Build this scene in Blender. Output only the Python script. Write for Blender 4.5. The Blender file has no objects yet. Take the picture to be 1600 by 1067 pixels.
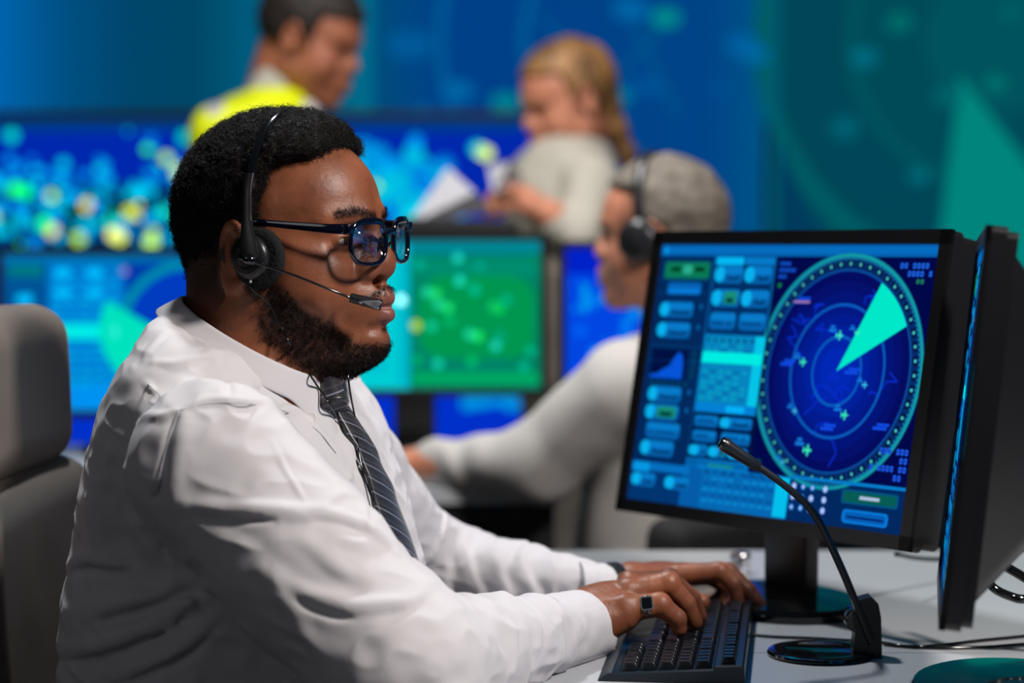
import bpy, math, random
import numpy as np
from mathutils import Vector, Matrix

# ------------------------------------------------------------------ camera, light, exposure
SC = bpy.context.scene
COL = SC.collection
FPX = 3778.0                       # focal length in pixels of the 1600 px wide frame
CAM_Z = 1.28
PITCH = math.radians(4.28)
cam_data = bpy.data.cameras.new('camera')
cam_data.sensor_width = 36.0
cam_data.lens = 36.0 * FPX / 1600.0
cam_data.clip_start = 0.05
cam_data.dof.use_dof = True
cam_data.dof.focus_distance = 2.53
cam_data.dof.aperture_fstop = 2.4
cam = bpy.data.objects.new('camera', cam_data)
cam.location = (0, 0, CAM_Z)
cam.rotation_euler = (math.pi / 2 - PITCH, 0, 0)
COL.objects.link(cam)
SC.camera = cam
SC.view_settings.view_transform = 'Standard'
SC.view_settings.look = 'None'
SC.view_settings.exposure = 0.0
SC.view_settings.gamma = 1.0
SC.view_settings.use_curve_mapping = False

world = bpy.data.worlds.new('world')
SC.world = world
world.use_nodes = True
world.node_tree.nodes['Background'].inputs[0].default_value = (0.30, 0.42, 0.62, 1)
world.node_tree.nodes['Background'].inputs[1].default_value = 0.045


def lamp(name, loc, target, power, size, color, size_y=None, spread=180):
    d = bpy.data.lights.new(name, 'AREA')
    d.energy = power
    d.size = size
    if size_y:
        d.shape = 'RECTANGLE'
        d.size_y = size_y
    else:
        d.shape = 'DISK'
    d.color = color
    d.spread = math.radians(spread)
    o = bpy.data.objects.new(name, d)
    o.location = loc
    v = Vector(target) - Vector(loc)
    o.rotation_euler = v.to_track_quat('-Z', 'Y').to_euler()
    COL.objects.link(o)
    return o


lamp('key_light', (1.35, 1.45, 2.74), (-0.15, 2.6, 1.0), 80, 0.36, (1.0, 0.93, 0.88))
lamp('ceiling_light', (-0.45, 3.45, 2.95), (0.25, 2.8, 0.8), 42, 0.22, (0.95, 0.98, 1.0))
lamp('fill_light', (-1.9, 0.6, 2.1), (-0.4, 2.6, 0.9), 3.6, 1.0, (0.97, 0.95, 0.95))
lamp('background_light', (-0.3, 4.1, 3.1), (0.25, 4.7, 1.0), 11, 0.4, (1.0, 0.95, 0.9), spread=75)

# ------------------------------------------------------------------ small maths
def P(u, v, d):
    """world point seen at pixel (u, v) at depth d along the optical axis"""
    rx = (u - 800.0) / FPX * d
    ry = (533.5 - v) / FPX * d
    c, s = math.cos(PITCH), math.sin(PITCH)
    return np.array([rx, d * c + ry * s, CAM_Z - d * s + ry * c])


def project(p):
    c, s = math.cos(PITCH), math.sin(PITCH)
    p = np.asarray(p, float)
    y, z = p[..., 1], p[..., 2] - CAM_Z
    d = y * c - z * s
    up = y * s + z * c
    return np.stack([800 + FPX * p[..., 0] / d, 533.5 - FPX * up / d, d], -1)


def srgb(r, g, b):
    f = lambda c: (c / 12.92) if c <= 0.04045 else ((c + 0.055) / 1.055) ** 2.4
    return (f(r / 255), f(g / 255), f(b / 255))


def rotz(a):
    c, s = math.cos(a), math.sin(a)
    return np.array([[c, -s, 0], [s, c, 0], [0, 0, 1.0]])


def roty(a):
    c, s = math.cos(a), math.sin(a)
    return np.array([[c, 0, s], [0, 1, 0], [-s, 0, c]])


def rotx(a):
    c, s = math.cos(a), math.sin(a)
    return np.array([[1, 0, 0], [0, c, -s], [0, s, c]])


def smooth(a, b, x):
    t = np.clip((x - a) / (b - a), 0, 1)
    return t * t * (3 - 2 * t)


# ------------------------------------------------------------------ signed distance shapes
def sph(p, c, r):
    return np.linalg.norm(p - np.asarray(c, p.dtype), axis=1) - r


def ell(p, c, r, R=None):
    q = p - np.asarray(c, p.dtype)
    if R is not None:
        q = q @ np.asarray(R, p.dtype)
    r = np.asarray(r, p.dtype)
    k0 = np.linalg.norm(q / r, axis=1)
    k1 = np.linalg.norm(q / (r * r), axis=1) + 1e-9
    return k0 * (k0 - 1) / k1


def cap(p, a, b, ra, rb=None):
    if rb is None:
        rb = ra
    a = np.asarray(a, p.dtype)
    b = np.asarray(b, p.dtype)
    ab = b - a
    h = np.clip((p - a) @ ab / (ab @ ab + 1e-12), 0, 1)
    return np.linalg.norm(p - a - h[:, None] * ab, axis=1) - (ra + (rb - ra) * h)


def rbox(p, c, half, r, R=None):
    q = p - np.asarray(c, p.dtype)
    if R is not None:
        q = q @ np.asarray(R, p.dtype)
    q = np.abs(q) - (np.asarray(half, p.dtype) - r)
    return np.linalg.norm(np.maximum(q, 0), axis=1) + np.minimum(q.max(axis=1), 0) - r


def smin(a, b, k):
    h = np.clip(0.5 + 0.5 * (b - a) / k, 0, 1)
    return b + (a - b) * h - k * h * (1 - h)


def smax(a, b, k):
    return -smin(-a, -b, k)


_rng = np.random.RandomState(7)
_NT = _rng.rand(32, 32, 32).astype(np.float32) * 2 - 1


def noise(p, s):
    """smooth value noise, s = cell size"""
    q = np.asarray(p, np.float32) / np.float32(s)
    i = np.floor(q).astype(np.int32)
    f = q - i
    f = f * f * (3 - 2 * f)
    i &= 31
    j = (i + 1) & 31
    x0, y0, z0 = i[:, 0], i[:, 1], i[:, 2]
    x1, y1, z1 = j[:, 0], j[:, 1], j[:, 2]
    fx, fy, fz = f[:, 0], f[:, 1], f[:, 2]
    a = _NT[x0, y0, z0] * (1 - fx) + _NT[x1, y0, z0] * fx
    b = _NT[x0, y1, z0] * (1 - fx) + _NT[x1, y1, z0] * fx
    c = _NT[x0, y0, z1] * (1 - fx) + _NT[x1, y0, z1] * fx
    d = _NT[x0, y1, z1] * (1 - fx) + _NT[x1, y1, z1] * fx
    a = a * (1 - fy) + b * fy
    c = c * (1 - fy) + d * fy
    return a * (1 - fz) + c * fz


def evalc(f, p, chunk=400000):
    if len(p) <= chunk:
        return f(p).astype(np.float32)
    return np.concatenate([f(p[i:i + chunk]).astype(np.float32) for i in range(0, len(p), chunk)])


def polygonize(f, lo, hi, h, K=6, lip=1.25):
    """surface nets over a sparse narrow band; returns verts, quads"""
    lo = np.asarray(lo, np.float32)
    hi = np.asarray(hi, np.float32)
    nc = np.ceil((hi - lo) / (h * K)).astype(int)
    n = nc * K + 1
    g = np.stack(np.meshgrid(*[np.arange(c) for c in nc], indexing='ij'), -1).reshape(-1, 3)
    cen = (lo + (g + 0.5) * (h * K)).astype(np.float32)
    dc = evalc(f, cen).reshape(nc)
    act = np.abs(dc) < (0.5 * math.sqrt(3) * K * h * lip + 2 * h)
    mask = np.zeros(n, bool)
    up = np.repeat(np.repeat(np.repeat(act, K, 0), K, 1), K, 2)
    for a in (0, 1):
        for b in (0, 1):
            for c in (0, 1):
                mask[a:a + up.shape[0], b:b + up.shape[1], c:c + up.shape[2]] |= up
    F = np.ones(n, np.float32)
    F[:-1, :-1, :-1] = np.repeat(np.repeat(np.repeat(np.sign(dc) * 1.0, K, 0), K, 1), K, 2)
    idx = np.argwhere(mask)
    F[mask] = evalc(f, (lo + idx * h).astype(np.float32))
    F[0], F[-1] = np.abs(F[0]) + 1e-6, np.abs(F[-1]) + 1e-6
    F[:, 0], F[:, -1] = np.abs(F[:, 0]) + 1e-6, np.abs(F[:, -1]) + 1e-6
    F[:, :, 0], F[:, :, -1] = np.abs(F[:, :, 0]) + 1e-6, np.abs(F[:, :, -1]) + 1e-6
    S = F < 0
    cnt = np.zeros(n - 1, np.uint8)
    for a in (0, 1):
        for b in (0, 1):
            for c in (0, 1):
                cnt += S[a:a + n[0] - 1, b:b + n[1] - 1, c:c + n[2] - 1]
    ac = (cnt > 0) & (cnt < 8)
    cells = np.argwhere(ac)
    vid = np.full(n - 1, -1, np.int32)
    vid[ac] = np.arange(len(cells))
    pos = np.zeros((len(cells), 3), np.float32)
    wsum = np.zeros(len(cells), np.float32)
    cor = [(a, b, c) for a in (0, 1) for b in (0, 1) for c in (0, 1)]
    val = {o: F[cells[:, 0] + o[0], cells[:, 1] + o[1], cells[:, 2] + o[2]] for o in cor}
    for o in cor:
        for ax in range(3):
            if o[ax] == 0:
                q = list(o)
                q[ax] = 1
                q = tuple(q)
                va, vb = val[o], val[q]
                cr = (va < 0) != (vb < 0)
                t = np.where(cr, va / np.where(cr, va - vb, 1), 0)
                pt = np.tile(np.array(o, np.float32), (len(cells), 1))
                pt[:, ax] = t
                pos[cr] += pt[cr]
                wsum[cr] += 1
    V = lo + (cells + pos / wsum[:, None]) * h
    quads = []
    for ax in range(3):
        sl0 = [slice(None)] * 3
        sl1 = [slice(None)] * 3
        sl0[ax] = slice(0, -1)
        sl1[ax] = slice(1, None)
        d0, d1 = S[tuple(sl0)], S[tuple(sl1)]
        e = np.argwhere(d0 != d1)
        o1, o2 = (ax + 1) % 3, (ax + 2) % 3
        ok = (e[:, o1] > 0) & (e[:, o2] > 0) & (e[:, o1] < n[o1] - 1) & (e[:, o2] < n[o2] - 1)
        e = e[ok]
        inside = S[e[:, 0], e[:, 1], e[:, 2]]
        c00, c10, c11, c01 = e.copy(), e.copy(), e.copy(), e.copy()
        c00[:, o1] -= 1
        c00[:, o2] -= 1
        c10[:, o2] -= 1
        c01[:, o1] -= 1
        q = np.stack([vid[tuple(c.T)] for c in (c00, c10, c11, c01)], 1)
        q[~inside] = q[~inside][:, ::-1]
        quads.append(q)
    Q = np.concatenate(quads)
    V = V.astype(np.float32)
    for _ in range(2):                       # pull the vertices onto the surface
        e = h * 0.5
        d = evalc(f, V)
        G = np.stack([evalc(f, V + np.array(o, np.float32) * e) - evalc(f, V - np.array(o, np.float32) * e)
                      for o in ((1, 0, 0), (0, 1, 0), (0, 0, 1))], 1) / (2 * e)
        gl = np.maximum((G * G).sum(1), 0.2)
        st = np.clip(-d / gl, -h * 0.6, h * 0.6)
        V = V + G * st[:, None]
    return V, Q


# ------------------------------------------------------------------ mesh and object helpers
def mesh_obj(name, V, Q, mats, parent=None, smooth_shade=True, mat_idx=None, attrs=None):
    me = bpy.data.meshes.new(name)
    V = np.asarray(V, np.float32)
    if isinstance(Q, np.ndarray):
        k = Q.shape[1]
        me.vertices.add(len(V))
        me.vertices.foreach_set('co', V.ravel())
        me.loops.add(len(Q) * k)
        me.loops.foreach_set('vertex_index', Q.astype(np.int32).ravel())
        me.polygons.add(len(Q))
        me.polygons.foreach_set('loop_start', np.arange(0, len(Q) * k, k, dtype=np.int32))
        me.update(calc_edges=True)
    else:
        me.from_pydata([tuple(map(float, v)) for v in V], [], Q)
        me.update()
    me.validate()
    if not isinstance(mats, (list, tuple)):
        mats = [mats]
    for m in mats:
        me.materials.append(m)
    if mat_idx is not None:
        me.polygons.foreach_set('material_index', np.asarray(mat_idx, np.int32))
    me.polygons.foreach_set('use_smooth', np.full(len(me.polygons), bool(smooth_shade)))
    if attrs:
        for an, av in attrs.items():
            at = me.attributes.new(an, 'FLOAT', 'POINT')
            at.data.foreach_set('value', np.asarray(av, np.float32))
    o = bpy.data.objects.new(name, me)
    COL.objects.link(o)
    if parent is not None:
        o.parent = parent
        o.matrix_parent_inverse = parent.matrix_world.inverted() if False else Matrix.Translation(-Vector(parent.location))
    return o


def thing(name, label, cat, loc=(0, 0, 0), group=None):
    o = bpy.data.objects.new(name, None)
    o.location = tuple(float(x) for x in loc)
    o.empty_display_size = 0.05
    COL.objects.link(o)
    return tag(o, label, cat, group)


def tag(o, label, cat, group=None, kind=None):
    o['label'] = label
    o['category'] = cat
    if group:
        o['group'] = group
    if kind:
        o['kind'] = kind
    return o


def sdf_obj(name, f, lo, hi, h, mats, parent=None, **k):
    V, Q = polygonize(f, lo, hi, h)
    return mesh_obj(name, V, Q, mats, parent, **k)


class MB:
    """collects simple solids and links them as one mesh object"""

    def __init__(s):
        s.V, s.F, s.M = [], [], []

    def add(s, V, F, m=0):
        b = len(s.V)
        s.V += [tuple(map(float, v)) for v in V]
        s.F += [[b + i for i in f] for f in F]
        s.M += [m] * len(F)
        return s

    def box(s, c, half, R=None, m=0, bev=0.0):
        c = np.asarray(c, float)
        R = np.eye(3) if R is None else np.asarray(R, float)
        hx, hy, hz = half
        if bev <= 0:
            V = [c + R @ np.array([sx * hx, sy * hy, sz * hz]) for sz in (-1, 1) for sy in (-1, 1) for sx in (-1, 1)]
            F = [[0, 2, 3, 1], [4, 5, 7, 6], [0, 1, 5, 4], [2, 6, 7, 3], [0, 4, 6, 2], [1, 3, 7, 5]]
            return s.add(V, F, m)
        import bmesh
        bm = bmesh.new()
        bmesh.ops.create_cube(bm, size=2)
        for v in bm.verts:
            v.co = Vector((v.co.x * hx, v.co.y * hy, v.co.z * hz))
        bmesh.ops.bevel(bm, geom=bm.edges[:], offset=bev, segments=3, profile=0.5, affect='EDGES')
        bm.verts.index_update()
        V = [c + R @ np.array(v.co) for v in bm.verts]
        F = [[v.index for v in f.verts] for f in bm.faces]
        bm.free()
        return s.add(V, F, m)

    def tube(s, pts, r, n=10, m=0, caps=True):
        pts = [np.asarray(p, float) for p in pts]
        rs = r if isinstance(r, (list, tuple)) else [r] * len(pts)
        t0 = pts[1] - pts[0]
        t0 /= np.linalg.norm(t0)
        a = np.cross(t0, [0, 0, 1.0])
        if np.linalg.norm(a) < 1e-3:
            a = np.cross(t0, [1.0, 0, 0])
        a /= np.linalg.norm(a)
        V = []
        for i, p in enumerate(pts):
            t = (pts[min(i + 1, len(pts) - 1)] - pts[max(i - 1, 0)])
            t /= np.linalg.norm(t) + 1e-12
            a = a - t * (a @ t)
            a /= np.linalg.norm(a) + 1e-12
            b = np.cross(t, a)
            for k in range(n):
                an = 2 * math.pi * k / n
                V.append(p + rs[i] * (math.cos(an) * a + math.sin(an) * b))
        F = []
        for i in range(len(pts) - 1):
            for k in range(n):
                k2 = (k + 1) % n
                F.append([i * n + k, i * n + k2, (i + 1) * n + k2, (i + 1) * n + k])
        if caps:
            F.append(list(range(n))[::-1])
            F.append([(len(pts) - 1) * n + k for k in range(n)])
        return s.add(V, F, m)

    def lathe(s, prof, c, R=None, n=32, m=0):
        """prof: (radius, height) pairs turned about local z"""
        c = np.asarray(c, float)
        R = np.eye(3) if R is None else np.asarray(R, float)
        V, F = [], []
        for r, z in prof:
            for k in range(n):
                a = 2 * math.pi * k / n
                V.append(c + R @ np.array([r * math.cos(a), r * math.sin(a), z]))
        for i in range(len(prof) - 1):
            for k in range(n):
                k2 = (k + 1) % n
                F.append([i * n + k, i * n + k2, (i + 1) * n + k2, (i + 1) * n + k])
        F.append(list(range(n))[::-1])
        F.append([(len(prof) - 1) * n + k for k in range(n)])
        return s.add(V, F, m)

    def prism(s, poly, c, R, z0, z1, m=0):
        c = np.asarray(c, float)
        R = np.asarray(R, float)
        n = len(poly)
        V = [c + R @ np.array([x, y, z0]) for x, y in poly] + [c + R @ np.array([x, y, z1]) for x, y in poly]
        F = [list(range(n))[::-1], [n + i for i in range(n)]]
        F += [[i, (i + 1) % n, n + (i + 1) % n, n + i] for i in range(n)]
        return s.add(V, F, m)

    def build(s, name, mats, parent=None, smooth_shade=False, auto=None):
        o = mesh_obj(name, s.V, s.F, mats, parent, smooth_shade, s.M)
        if auto:
            o.data.polygons.foreach_set('use_smooth', np.full(len(o.data.polygons), True))
            o.data.set_sharp_from_angle(angle=math.radians(auto))
        return o


def bez(pts, n=10):
    """Catmull-Rom through the points"""
    pts = [np.asarray(p, float) for p in pts]
    pts = [2 * pts[0] - pts[1]] + pts + [2 * pts[-1] - pts[-2]]
    out = []
    for i in range(1, len(pts) - 2):
        p0, p1, p2, p3 = pts[i - 1:i + 3]
        for k in range(n):
            t = k / n
            out.append(0.5 * ((2 * p1) + (-p0 + p2) * t + (2 * p0 - 5 * p1 + 4 * p2 - p3) * t * t + (-p0 + 3 * p1 - 3 * p2 + p3) * t ** 3))
    out.append(pts[-2])
    return out


def rrect(w, h, r, n=5):
    out = []
    for cx, cy, a0 in ((w - r, h - r, 0), (-w + r, h - r, 90), (-w + r, -h + r, 180), (w - r, -h + r, 270)):
        for k in range(n + 1):
            a = math.radians(a0 + 90 * k / n)
            out.append((cx + r * math.cos(a), cy + r * math.sin(a)))
    return out


# ------------------------------------------------------------------ materials
MATS = {}


def mat(name, color, rough=0.5, metal=0.0, bump=None, emit=None, coat=0.0, sss=0.0, noise_col=None, spec=0.5, sheen=0.0, trans=0.0, attr_cols=None, ior=1.45):
    """bump=(scale, strength, distance); noise_col=(scale, color2, amount); attr_cols=[(attr, color)]"""
    if name in MATS:
        return MATS[name]
    m = bpy.data.materials.new(name)
    m.use_nodes = True
    nt = m.node_tree
    b = nt.nodes['Principled BSDF']
    b.inputs['Base Color'].default_value = (*color, 1)
    b.inputs['Roughness'].default_value = rough
    b.inputs['Metallic'].default_value = metal
    b.inputs['Coat Weight'].default_value = coat
    b.inputs['Specular IOR Level'].default_value = spec
    b.inputs['Transmission Weight'].default_value = trans
    b.inputs['IOR'].default_value = ior
    if sheen:
        b.inputs['Sheen Weight'].default_value = sheen
    if sss:
        b.inputs['Subsurface Weight'].default_value = sss
        b.inputs['Subsurface Radius'].default_value = (0.010, 0.004, 0.002)
        b.inputs['Subsurface Scale'].default_value = 0.6
    if emit:
        b.inputs['Emission Color'].default_value = (*emit[0], 1)
        b.inputs['Emission Strength'].default_value = emit[1]
    tc = nt.nodes.new('ShaderNodeTexCoord')
    last = None
    if noise_col:
        n = nt.nodes.new('ShaderNodeTexNoise')
        n.inputs['Scale'].default_value = noise_col[0]
        n.inputs['Detail'].default_value = 6
        nt.links.new(tc.outputs['Object'], n.inputs['Vector'])
        mr = nt.nodes.new('ShaderNodeMapRange')
        mr.inputs['From Min'].default_value = 0.35
        mr.inputs['From Max'].default_value = 0.7
        mr.inputs['To Max'].default_value = noise_col[2]
        nt.links.new(n.outputs['Fac'], mr.inputs['Value'])
        mx = nt.nodes.new('ShaderNodeMix')
        mx.data_type = 'RGBA'
        mx.inputs['A'].default_value = (*color, 1)
        mx.inputs['B'].default_value = (*noise_col[1], 1)
        nt.links.new(mr.outputs['Result'], mx.inputs['Factor'])
        last = mx.outputs['Result']
    for an, ac in (attr_cols or []):
        at = nt.nodes.new('ShaderNodeAttribute')
        at.attribute_name = an
        mx = nt.nodes.new('ShaderNodeMix')
        mx.data_type = 'RGBA'
        mx.inputs['A'].default_value = (*color, 1)
        if last:
            nt.links.new(last, mx.inputs['A'])
        mx.inputs['B'].default_value = (*ac, 1)
        nt.links.new(at.outputs['Fac'], mx.inputs['Factor'])
        last = mx.outputs['Result']
    if last:
        nt.links.new(last, b.inputs['Base Color'])
    if bump:
        n = nt.nodes.new('ShaderNodeTexNoise')
        n.inputs['Scale'].default_value = bump[0]
        n.inputs['Detail'].default_value = 4
        nt.links.new(tc.outputs['Object'], n.inputs['Vector'])
        bp = nt.nodes.new('ShaderNodeBump')
        bp.inputs['Strength'].default_value = bump[1]
        bp.inputs['Distance'].default_value = bump[2]
        nt.links.new(n.outputs['Fac'], bp.inputs['Height'])
        nt.links.new(bp.outputs['Normal'], b.inputs['Normal'])
    MATS[name] = m
    return m


def glow(name, color, strength=1.0):
    if name in MATS:
        return MATS[name]
    m = bpy.data.materials.new(name)
    m.use_nodes = True
    nt = m.node_tree
    nt.nodes.clear()
    e = nt.nodes.new('ShaderNodeEmission')
    e.inputs[0].default_value = (*color, 1)
    e.inputs[1].default_value = strength
    o = nt.nodes.new('ShaderNodeOutputMaterial')
    nt.links.new(e.outputs[0], o.inputs[0])
    MATS[name] = m
    return m


def gs(r, g, b, k=1.0):
    """screen light of an sRGB colour"""
    return glow('light_%d_%d_%d_%d' % (r, g, b, int(k * 100)), srgb(r, g, b), k)


def strands(pts, nrm, n, length, rad, curl, rng, lift=0.5, lay=None):
    """short curly hairs rooted on points: 3-sided, 4 rings each"""
    idx = rng.randint(0, len(pts), n)
    p0 = pts[idx] + rng.normal(0, 0.0012, (n, 3))
    nn = nrm[idx]
    t = rng.normal(0, 1, (n, 3))
    if lay is not None:
        t = t * 0.5 + lay
    t -= nn * (t * nn).sum(1)[:, None]
    t /= np.linalg.norm(t, axis=1)[:, None] + 1e-9
    b = np.cross(nn, t)
    L = length * rng.uniform(0.5, 1.2, n)[:, None]
    segs = 4
    rings = []
    ph = rng.uniform(0, 6.28, n)[:, None]
    for k in range(segs + 1):
        s = k / segs
        a = ph + s * 5.0
        c = p0 + nn * (L * s * lift) + t * (L * s * (1 - lift)) + (np.cos(a) * t + np.sin(a) * b) * curl * s
        rings.append(c)
    V = np.zeros((n, segs + 1, 3, 3), np.float32)
    for k in range(segs + 1):
        d = rings[min(k + 1, segs)] - rings[max(k - 1, 0)]
        d /= np.linalg.norm(d, axis=1)[:, None] + 1e-9
        x = np.cross(d, nn + 0.01)
        x /= np.linalg.norm(x, axis=1)[:, None] + 1e-9
        y = np.cross(d, x)
        r = rad * (1 - 0.6 * k / segs)
        for j in range(3):
            an = 2.0944 * j
            V[:, k, j] = rings[k] + r * (math.cos(an) * x + math.sin(an) * y)
    base = (np.arange(n) * (segs + 1) * 3)[:, None]
    q = []
    for k in range(segs):
        for j in range(3):
            j2 = (j + 1) % 3
            q.append([k * 3 + j, k * 3 + j2, (k + 1) * 3 + j2, (k + 1) * 3 + j])
    Q = (base[:, :, None] + np.array(q)[None]).reshape(-1, 4)
    return V.reshape(-1, 3), Q


def vnormals(V, Q):
    a = V[Q[:, 2]] - V[Q[:, 0]]
    b = V[Q[:, 3]] - V[Q[:, 1]]
    fn = np.cross(a, b)
    N = np.zeros_like(V)
    for k in range(4):
        np.add.at(N, Q[:, k], fn)
    return N / (np.linalg.norm(N, axis=1)[:, None] + 1e-12)


def join(parts):
    """join (V, Q) pairs"""
    Vs, Qs, o = [], [], 0
    for V, Q in parts:
        Vs.append(V)
        Qs.append(Q + o)
        o += len(V)
    return np.concatenate(Vs), np.concatenate(Qs)
# ------------------------------------------------------------------ heads (head space: x forward, z up, 0 = between the eyes)
def head_sdf(p, ear=True, fat=1.0):
    """skin surface of a head with face, ears and the upper neck left out"""
    q = p.copy()
    q[:, 1] = np.abs(q[:, 1])
    d = ell(q, (-0.008, 0, 0.026), (0.106, 0.078, 0.096))
    d = smin(d, ell(q, (0.036, 0, 0.034), (0.063, 0.066, 0.062)), 0.02)
    d = smin(d, ell(q, (0.030, 0, -0.045), (0.066, 0.060 * fat, 0.082)), 0.02)
    d = smin(d, cap(q, (0.095, 0.014, 0.024), (0.069, 0.049, 0.021), 0.0130, 0.011), 0.014)
    d = smin(d, cap(q, (0.066, 0.042, -0.030), (0.020, 0.062, -0.012), 0.018, 0.013), 0.03)
    d = smin(d, sph(q, (0.046, 0.040 * fat, -0.058), 0.034), 0.035)
    d = smin(d, cap(q, (0.072, 0.018, -0.108), (-0.004, 0.054 * fat, -0.072), 0.023, 0.026), 0.02)
    d = smin(d, sph(q, (0.094, 0, -0.107), 0.0245), 0.018)
    d = smin(d, ell(q, (0.083, 0, -0.068), (0.037, 0.036, 0.041)), 0.014)
    # eye sockets, lids
    d = smax(d, -ell(q, (0.099, 0.034, -0.001), (0.020, 0.021, 0.0125)), 0.018)
    d = smin(d, sph(q, (0.0755, 0.033, 0.0), 0.0150), 0.004)
    # nose
    d = smin(d, cap(q, (0.094, 0, 0.014), (0.110, 0, -0.018), 0.0085, 0.0125), 0.010)
    d = smin(d, sph(q, (0.1090, 0, -0.0262), 0.0178), 0.008)
    d = smin(d, ell(q, (0.1010, 0.0185, -0.0312), (0.0150, 0.0105, 0.0135)), 0.006)
    d = smax(d, -ell(q, (0.1100, 0.0105, -0.0435), (0.0080, 0.0052, 0.0085), roty(-0.5)), 0.003)
    # lips: two full rolls with a crease
    d = smin(d, cap(q, (0.1140, 0.000, -0.0610), (0.0920, 0.028, -0.0690), 0.0122, 0.0045), 0.004)
    d = smin(d, cap(q, (0.1145, 0.000, -0.0800), (0.0920, 0.027, -0.0725), 0.0118, 0.0045), 0.0035)
    d = smax(d, -cap(q, (0.1275, 0.000, -0.0710), (0.0980, 0.030, -0.0712), 0.0020, 0.0012), 0.003)
    d = smax(d, -cap(q, (0.1260, 0, -0.0935), (0.110, 0.02, -0.0935), 0.004, 0.002), 0.010)
    # philtrum
    d = smax(d, -cap(q, (0.1225, 0, -0.047), (0.1255, 0, -0.055), 0.0025), 0.006)
    # eye opening
    d = smax(d, -ell(q, (0.0905, 0.0335, -0.0008), (0.010, 0.0140, 0.0044)), 0.0012)
    if ear:
        R = rotz(0.42) @ rotx(-0.10)
        c = np.array([-0.014, 0.084, -0.014])
        e = ell(q, c, (0.021, 0.0075, 0.034), R)
        r = (q - c.astype(q.dtype)) @ R.astype(q.dtype)
        ring = np.sqrt((np.sqrt((r[:, 0] / 0.021) ** 2 + ((r[:, 2]) / 0.034) ** 2) * 0.026 - 0.024) ** 2 + (r[:, 1] - 0.004) ** 2) - 0.0045
        e = smax(e, -ell(q, c + np.array([0.004, 0.008, 0.004]), (0.013, 0.008, 0.022), R), 0.004)
        e = smin(e, ring, 0.003)
        d = smin(d, e, 0.006)
    return d


class Frame:
    """head placed in the room: turn, nod, tilt and size"""

    def __init__(s, origin, yaw, nod=0.0, tilt=0.0, scale=1.0):
        s.o = np.asarray(origin, float)
        s.R = rotz(yaw) @ roty(nod) @ rotx(tilt)
        s.s = scale

    def loc(s, p):
        return ((p - s.o.astype(p.dtype)) @ s.R.astype(p.dtype)) / s.s

    def wor(s, q):
        return s.o + s.s * (np.asarray(q, float) @ s.R.T)


def eye_parts(fr, parent, iris=(0.05, 0.02, 0.01)):
    sc = mat('eye_white', (0.34, 0.30, 0.27), 0.25)
    ir = mat('eye_iris', iris, 0.2)
    pu = mat('eye_pupil', (0.005, 0.005, 0.005), 0.1)
    for sgn in (-1, 1):
        c = np.array([0.0750, 0.033 * sgn, 0.0])
        rows, seg = 12, 20
        V, F, M = [], [], []
        V.append(c + np.array([0.0132, 0, 0]))
        for i in range(1, rows + 1):
            t = math.pi * 0.62 * i / rows
            for k in range(seg):
                a = 2 * math.pi * k / seg
                V.append(c + 0.0132 * np.array([math.cos(t), math.sin(t) * math.cos(a), math.sin(t) * math.sin(a)]))
        for k in range(seg):
            F.append([0, 1 + k, 1 + (k + 1) % seg])
            M.append(2)
        for i in range(rows - 1):
            for k in range(seg):
                F.append([1 + i * seg + k, 1 + (i + 1) * seg + k, 1 + (i + 1) * seg + (k + 1) % seg, 1 + i * seg + (k + 1) % seg])
                M.append(1 if i < 2 else 0)
        o = mesh_obj('eye', fr.wor(np.array(V)), F, [sc, ir, pu], parent, True, M)
        o['label'] = 'eyeball with dark iris'
# ------------------------------------------------------------------ the seated man in the foreground
rng = np.random.RandomState(3)
YAW = math.radians(-23)
HF = Frame(P(450, 372, 2.60), YAW)
NECK_A = HF.wor(np.array([-0.035, 0, -0.03]))
NECK_B = P(405, 600, 2.60)


def man_head_world(p):
    q = HF.loc(p)
    d = head_sdf(q, True, 1.08)
    # heavy nape, throat and double chin
    d = smin(d, cap(p, NECK_A, NECK_B, 0.070, 0.082), 0.03)
    d = smin(d, cap(q, (-0.066, 0, -0.005), (-0.064, 0, -0.10), 0.044, 0.048), 0.03)
    d = smin(d, ell(q, (0.030, 0, -0.118), (0.058, 0.056, 0.034)), 0.03)
    return d + 0.0001 * noise(p, 0.004)


def limb(p, pts, k=0.02):
    d = None
    for (a, ra), (b, rb) in zip(pts[:-1], pts[1:]):
        c = cap(p, a, b, ra, rb)
        d = c if d is None else smin(d, c, k)
    return d


def fingers(p, chains, k=0.003):
    d = None
    for ch in chains:
        f = limb(p, [(P(u, v, dd), r) for (u, v, dd, r) in ch], 0.003)
        d = f if d is None else smin(d, f, k)
    return d


# right hand, near the camera (pixel, pixel, depth, radius)
NEAR_F = [
    [(978, 952, 2.640, .0140), (1032, 946, 2.640, .0118), (1058, 966, 2.645, .0102), (1061, 982, 2.648, .0086)],
    [(982, 925, 2.662, .0145), (1045, 913, 2.664, .0124), (1072, 943, 2.670, .0104), (1086, 972, 2.674, .0086)],
    [(984, 912, 2.686, .0130), (1046, 905, 2.700, .0110), (1082, 935, 2.715, .0092), (1094, 962, 2.720, .0080)],
    [(982, 912, 2.712, .0130), (1040, 908, 2.735, .0105), (1080, 932, 2.755, .0092), (1092, 955, 2.760, .0080)],
    [(925, 965, 2.690, .0150), (968, 956, 2.730, .0120), (1000, 955, 2.750, .0098)],
]
NEAR_TENDON = [[(925, 935, 2.67), (975, 914, 2.672), (1048, 900, 2.664)], [(918, 942, 2.66), (970, 918, 2.664), (1035, 904, 2.69)],
               [(915, 955, 2.63), (975, 937, 2.635), (1030, 933, 2.64)]]


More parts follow.
